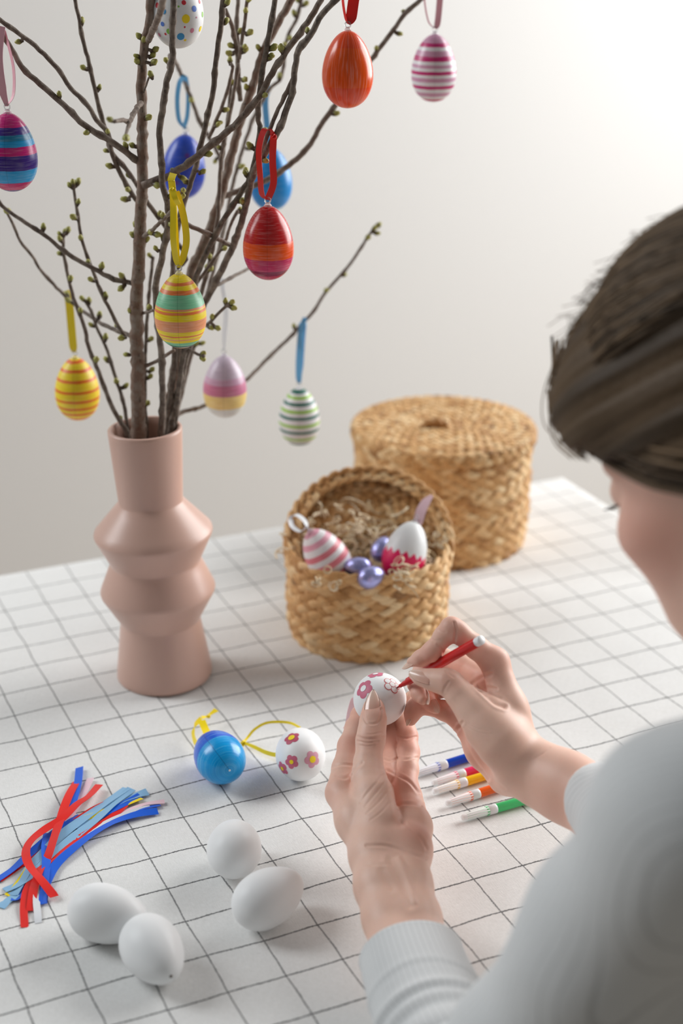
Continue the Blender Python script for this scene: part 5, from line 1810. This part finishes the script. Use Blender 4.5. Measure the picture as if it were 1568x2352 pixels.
TOC = -R[2]                                     # towards the camera
IX, IY = R[0], R[1]                             # right and down as the camera sees them
nail(at(853, 1657, 1.1275), at(857, 1583, 1.1415), TOC - .1 * IX, .0122)
nail(at(936, 1614, 1.1885), at(941, 1587, 1.190), TOC + .3 * IX, .0062)
nail(at(994, 1556, 1.0895), at(939, 1542, 1.1015), TOC * .9 - .55 * IY, .0108)
nail(at(966, 1499, 1.116), at(922, 1535, 1.126), -.75 * IX - .6 * IY + .35 * TOC, .0086)
nail(at(963, 1576, 1.1455), at(983, 1618, 1.133), TOC - .35 * IX + .2 * IY, .0076)
nail(at(989, 1609, 1.1455), at(1007, 1637, 1.140), TOC - .3 * IX + .2 * IY, .0066)
nail(at(938, 1637, 1.1535), at(933, 1667, 1.152), TOC * .7 - .9 * IX, .0056)

# hair
hairm = Mat('brown_hair', 0.55, (0.05, 0.035, 0.022))
tn = hairm.n('Attribute', attribute_name='tone').outputs['Fac']
hairm.out('Base Color', hairm.ramp(tn, [(0.0, (0.036, 0.023, 0.013)), (0.5, (0.108, 0.069, 0.038)), (1.0, (0.25, 0.165, 0.095))]))
hairm.set('Specular IOR Level', 0.18)
Hr = Vol(HO - .20, HO + .20, .003)
Hr.ell(hd(0, -.018, .054), HM, (.082, .104, .086), .01)
Hr.ell(hd(0, .050, .068), HM, (.060, .052, .048), .03)
Hr.ell(hd(-.050, .045, .050), HM, (.030, .050, .032), .025)
Hr.ell(hd(.050, .045, .050), HM, (.030, .050, .032), .025)
Hr.ell(hd(0, -.115, .035), HM, (.040, .036, .040), .02)        # bun
for sx in (-1, 1):
    Hr.ell(hd(sx * .072, -.012, .018), HM, (.014, .040, .034), .02)
gI = np.indices(Hr.f.shape).reshape(3, -1).T * Hr.h + Hr.lo
loc = (gI - HO) @ HM
edge = loc[:, 2] - (0.57 * loc[:, 1] - 0.0015) - 1.3 * np.maximum(loc[:, 1] - 0.078, 0) - 0.6 * np.maximum(loc[:, 0] + .03, 0) * (loc[:, 1] > .04)
Hr.f = np.maximum(Hr.f, (-edge * 0.8).reshape(Hr.f.shape).astype(np.float32))
GV, GQ = Hr.surface(5)
gl_ = (GV - HO) @ HM
GN = normals(GV, GQ)
ph = np.arctan2(gl_[:, 0], gl_[:, 2] - .02) * 30 + gl_[:, 1] * 25
GV = GV + GN * (0.0012 * np.sin(ph) + 0.0009 * np.sin(ph * 2.7 + 1.1))[:, None]
hair = obj('hair', mesh('hair', GV, GQ, hairm.m, attrs={'tone': 0.35 + 0.25 * np.sin(ph * 0.7) * np.sin(ph * 0.23 + 2)}), person)
parts, tone = [], []
r_ = np.random.default_rng(21)


def surf(xl, yl, zl, lift):
    """a point on the hair mass in the head's frame, in the direction (xl, yl, zl) from the middle of the skull"""
    d = unit((xl, yl, zl))
    c0 = np.array([0, -.010, .054])
    k = 1 / math.sqrt((d[0] / .083) ** 2 + (d[1] / .110) ** 2 + (d[2] / .087) ** 2)
    q = c0 + d * (k + lift)
    return hd(*q)


for i in range(900):                            # strands swept back from the brow to the bun
    side = r_.uniform(-1, 1)
    a0 = side * 1.35
    lift = r_.uniform(-.001, .003)
    pts = []
    ys_ = np.linspace(0.98, -0.95, 11)
    for y_ in ys_:
        rr_ = math.sqrt(max(1 - y_ * y_, 0.02))
        a_ = a0 * (1 - 0.10 * (1 - y_)) + 0.05 * math.sin(y_ * 3 + i)
        pts.append(surf(math.sin(a_) * rr_ * .9, y_, math.cos(a_) * rr_ + 0.28 * y_ * (1 - abs(side)), lift - 0.016 * max(y_ - .45, 0)))
    q = catmull(np.array(pts), 2)
    k0 = r_.integers(0, 5)
    q = q[k0:]
    V, Fc = tube(q, r_.uniform(.0006, .0014), 4, cap=False)
    parts.append((V, Fc))
    tone.append(np.full(len(V), np.clip(r_.normal(.45, .22), 0, 1)))
for i in range(190):                            # loose hairs over the brow and flying off the crown
    if i < 110:
        s0 = r_.uniform(0, 1)
        g_ = r_.normal(0, .0035, 3)
        st = [hd(*(np.array(q_) + g_ * f_ + np.array([-.018, -.012, .002]) * s0)) for q_, f_ in (((-.024, .046, .106), .2), ((-.026, .085, .093), .4), ((-.030, .101, .074), .8), ((-.040, .097, .053), 1.2), ((-.053, .077, .038), 1.2))]
    else:
        x0 = r_.uniform(1320, 1560)
        y0 = np.interp(x0, [1275, 1300, 1345, 1400, 1440, 1500, 1568], [900, 820, 720, 648, 600, 548, 505])
        st = [at(x0 + 70, y0 + 70, .875), at(x0 + 12, y0 + 14, .885), at(x0 - 18 + r_.normal(0, 9), y0 - 2 + r_.normal(0, 9), .885), at(x0 - 46 + r_.normal(0, 16), y0 + 22 + r_.normal(0, 20), .885)]
    q = catmull(np.array(st), 4)
    V, Fc = tube(q, .00022 if i >= 110 else .00045, 4, cap=False)
    parts.append((V, Fc))
    tone.append(np.full(len(V), r_.uniform(.5, 1)))
for i in range(170):                            # hair combed back along its lower edge
    j_ = r_.normal(0, .003, 3)
    dz = abs(r_.normal(0, .010)) - .003
    path = [(-.012, .106, .084), (-.034, .100, .062), (-.054, .074, .044), (-.068, .038, .020), (-.080, .004, .004), (-.080, -.035, -.006), (-.060, -.085, .012)]
    k0 = r_.integers(0, 3)
    st = [hd(*(np.array(q_) * (1.01 + .015 * abs(j_[0]) / .003 * .3) + j_ + (0, 0, dz + .006 * (k_ == 0) * r_.normal()))) for k_, q_ in enumerate(path)][k0:]
    V, Fc = tube(catmull(np.array(st), 4), r_.uniform(.0004, .0011), 4, cap=False)
    parts.append((V, Fc))
    tone.append(np.full(len(V), np.clip(r_.normal(.5, .25), 0, 1)))
V, Fc, _ = join(parts)
o = obj('strands', mesh('strands', V, Fc, hairm.m, attrs={'tone': np.concatenate(tone)}), hair)
o['kind'] = 'stuff'
# eyelashes and eyebrows
for sx in (-1, 1):
    parts = []
    for k in range(16):
        u = k / 15
        b0 = np.array([sx * (.020 + .023 * u), .0905 - .012 * u * u, .001])
        parts.append(tube(np.array([hd(*b0), hd(*(b0 + (sx * .003 * u, .005, -.002))), hd(*(b0 + (sx * .006 * u, .0095, -.0005)))]), [.0004, .0003, .0001], 4))
    V, Fc, _ = join(parts)
    obj('eyelashes', mesh('eyelashes', V, Fc, hairm.m, attrs={'tone': np.full(len(V), .1)}), person)['kind'] = 'stuff'
    parts = []
    for k in range(26):
        u = k / 25
        b0 = np.array([sx * (.014 + .038 * u), .0985 - .023 * u * u, .032 + .006 * math.sin(u * 2.4)])
        parts.append(tube(np.array([hd(*b0), hd(*(b0 + (sx * .007, -.001, .002)))]), [.0007, .0002], 4))
    V, Fc, _ = join(parts)
    obj('eyebrow', mesh('eyebrow', V, Fc, hairm.m, attrs={'tone': np.full(len(V), .3)}), person)['kind'] = 'stuff'

# ribbed top
knit = Mat('white_ribbed_jersey', 0.85, (0.68, 0.695, 0.695))
uvk = knit.coord('UV')
su_ = knit.n('SeparateXYZ', {0: uvk})
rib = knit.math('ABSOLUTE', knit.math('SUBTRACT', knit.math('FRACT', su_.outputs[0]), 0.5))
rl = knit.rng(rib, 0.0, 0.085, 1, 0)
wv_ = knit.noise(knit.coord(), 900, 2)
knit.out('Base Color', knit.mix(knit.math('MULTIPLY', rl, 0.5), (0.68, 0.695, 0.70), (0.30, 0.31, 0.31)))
knit.bump(knit.math('ADD', knit.math('MULTIPLY', rl, -1.0), knit.math('MULTIPLY', wv_, 0.25)), 0.35, 0.0006)
knit.set('Sheen Weight', 0.2)
Sw = Vol((0.06, -1.0, -0.32), (0.82, -0.25, 0.44), 0.0055)
Sw.cone(NB + (0, -.01, -.018), S_L, .050, .046, .04)
Sw.cone(NB + (0, -.01, -.018), S_R, .050, .050, .04)
Sw.cone(NB + (-.07, -.05, -.09), NB + (.07, -.05, -.09), .094, .094, .05)
Sw.cone(NB + (-.05, -.08, -.24), NB + (.05, -.08, -.24), .093, .093, .06)
Sw.cone(NB + (-.06, -.11, -.40), NB + (.06, -.11, -.40), .103, .103, .06)
Sw.cone(NB + (-.07, -.13, -.53), NB + (.07, -.13, -.53), .098, .098, .06)
Sw.chain([(S_L, .050), J(1432, 2150, .768, 220), J(1240, 2440, .826, 205), J(1120, 2570, .866, 176), J(1050, 2470, .882, 130)], .015)
Sw.chain([(S_R, .052), (S_R * .5 + E_R * .5, .050), (E_R, .047), J(1500, 1905, .985, 150), J(1390, 1850, 1.025, 96)], .015)
SV, SQ = Sw.surface(3)
ws = 0.0006 * np.sin(SV[:, 0] * 60 + SV[:, 2] * 90) + 0.0012 * np.sin(SV[:, 1] * 44 - SV[:, 2] * 61)
SV = SV + normals(SV, SQ) * ws[:, None]
suv = np.stack([(SV[:, 0] * .6 + SV[:, 1] * .8) / .0052, SV[:, 2]], 1)
sweater = obj('top', mesh('top', SV, SQ, knit.m, uv=suv), person)
# left sleeve, with its hem and folds
cl = catmull(np.array([on(944, 2196, .0368), on(966, 2262, .0375), on(1000, 2345, .038), on(1048, 2440, .041), at(1110, 2530, .875), at(1185, 2610, .862)]), 14)
sl_ = np.concatenate([[0], np.cumsum(np.linalg.norm(np.diff(cl, axis=0), axis=1))])
T_, N_, B_ = frames(cl, (0, 0, 1.0))
na = 72
ang_ = np.arange(na) * 2 * math.pi / na
V, UV = [], []
for (p, n_, b_, s0) in zip(cl, N_, B_, sl_):
    rad = 0.0334 + 0.052 * s0 * (1 - s0 * 1.2)
    for a in ang_:
        sk = s0 + 0.005 * math.cos(a * 1.0 + .6) + 0.0015 * math.sin(a * 3)
        f_ = 0.0
        for c0, w0, h0 in ((.046, .0020, .0009), (.074, .0034, .0030), (.089, .0034, .0028), (.110, .005, .003)):
            x_ = (sk - c0) / w0
            f_ += h0 * (math.exp(-((x_ + 1.5) / 1.6) ** 2) - 0.9 * math.exp(-(x_ / 0.9) ** 2))
        r_e = rad + f_ + (0.0006 if s0 < .002 else 0)
        V.append(p + n_ * math.cos(a) * r_e + b_ * math.sin(a) * r_e * 0.80)
        UV.append((a / (2 * math.pi) * 56, s0))
outer = len(V)
inn = 6
for (p, n_, b_, s0) in list(zip(cl, N_, B_, sl_))[:inn]:      # the inside of the hem
    rad = 0.0320 + 0.052 * s0
    for a in ang_:
        V.append(p + n_ * math.cos(a) * rad + b_ * math.sin(a) * rad * 0.79)
        UV.append((a / (2 * math.pi) * 56, s0))
Fc = []
nr = len(cl)
for i in range(nr - 1):
    for k in range(na):
        l = (k + 1) % na
        Fc.append((i * na + k, i * na + l, (i + 1) * na + l, (i + 1) * na + k))
for i in range(inn - 1):
    for k in range(na):
        l = (k + 1) % na
        Fc.append((outer + i * na + l, outer + i * na + k, outer + (i + 1) * na + k, outer + (i + 1) * na + l))
for k in range(na):
    l = (k + 1) % na
    Fc.append((l, k, outer + k, outer + l))
obj('sleeve', mesh('sleeve', V, Fc, knit.m, uv=UV), sweater)

# trousers and stool (below the frame)
den = plain('dark_denim', (0.05, 0.07, 0.12), 0.8)
Tr = Vol((0.18, -.95, -.74), (0.70, -.22, -.05), .008)
Tr.cone(NB + (-.07, -.13, -.53), NB + (.07, -.13, -.53), .092, .092, .06)
for sx in (-1, 1):
    hip, kn, an = np.array([.425 + sx * .085, -.735, -.215]), np.array([.415 + sx * .10, -.33, -.225]), np.array([.415 + sx * .10, -.36, -.66])
    Tr.chain([(hip, .092), (kn, .066), (an, .050)], .02)
TV, TQ = Tr.surface(2)
obj('trousers', mesh('trousers', TV, TQ, den), person)
stl = thing('stool', 'wooden stool under the seated person', 'stool', (.425, -.74, -.75))
V, Fc = lathe([(0, -.355), (.165, -.355), (.172, -.348), (.172, -.332), (.165, -.326), (0, -.326)], 40)
obj('seat', mesh('seat', V + np.array([.425, -.74, 0]), Fc, wood), stl)
for k in range(4):
    a = math.pi / 4 + k * math.pi / 2
    V, Fc = tube(np.array([[.425 + .11 * math.cos(a), -.74 + .11 * math.sin(a), -.34], [.425 + .16 * math.cos(a), -.74 + .16 * math.sin(a), -.75]]), .016, 12)
    obj('leg', mesh('leg', V, Fc, wood), stl)
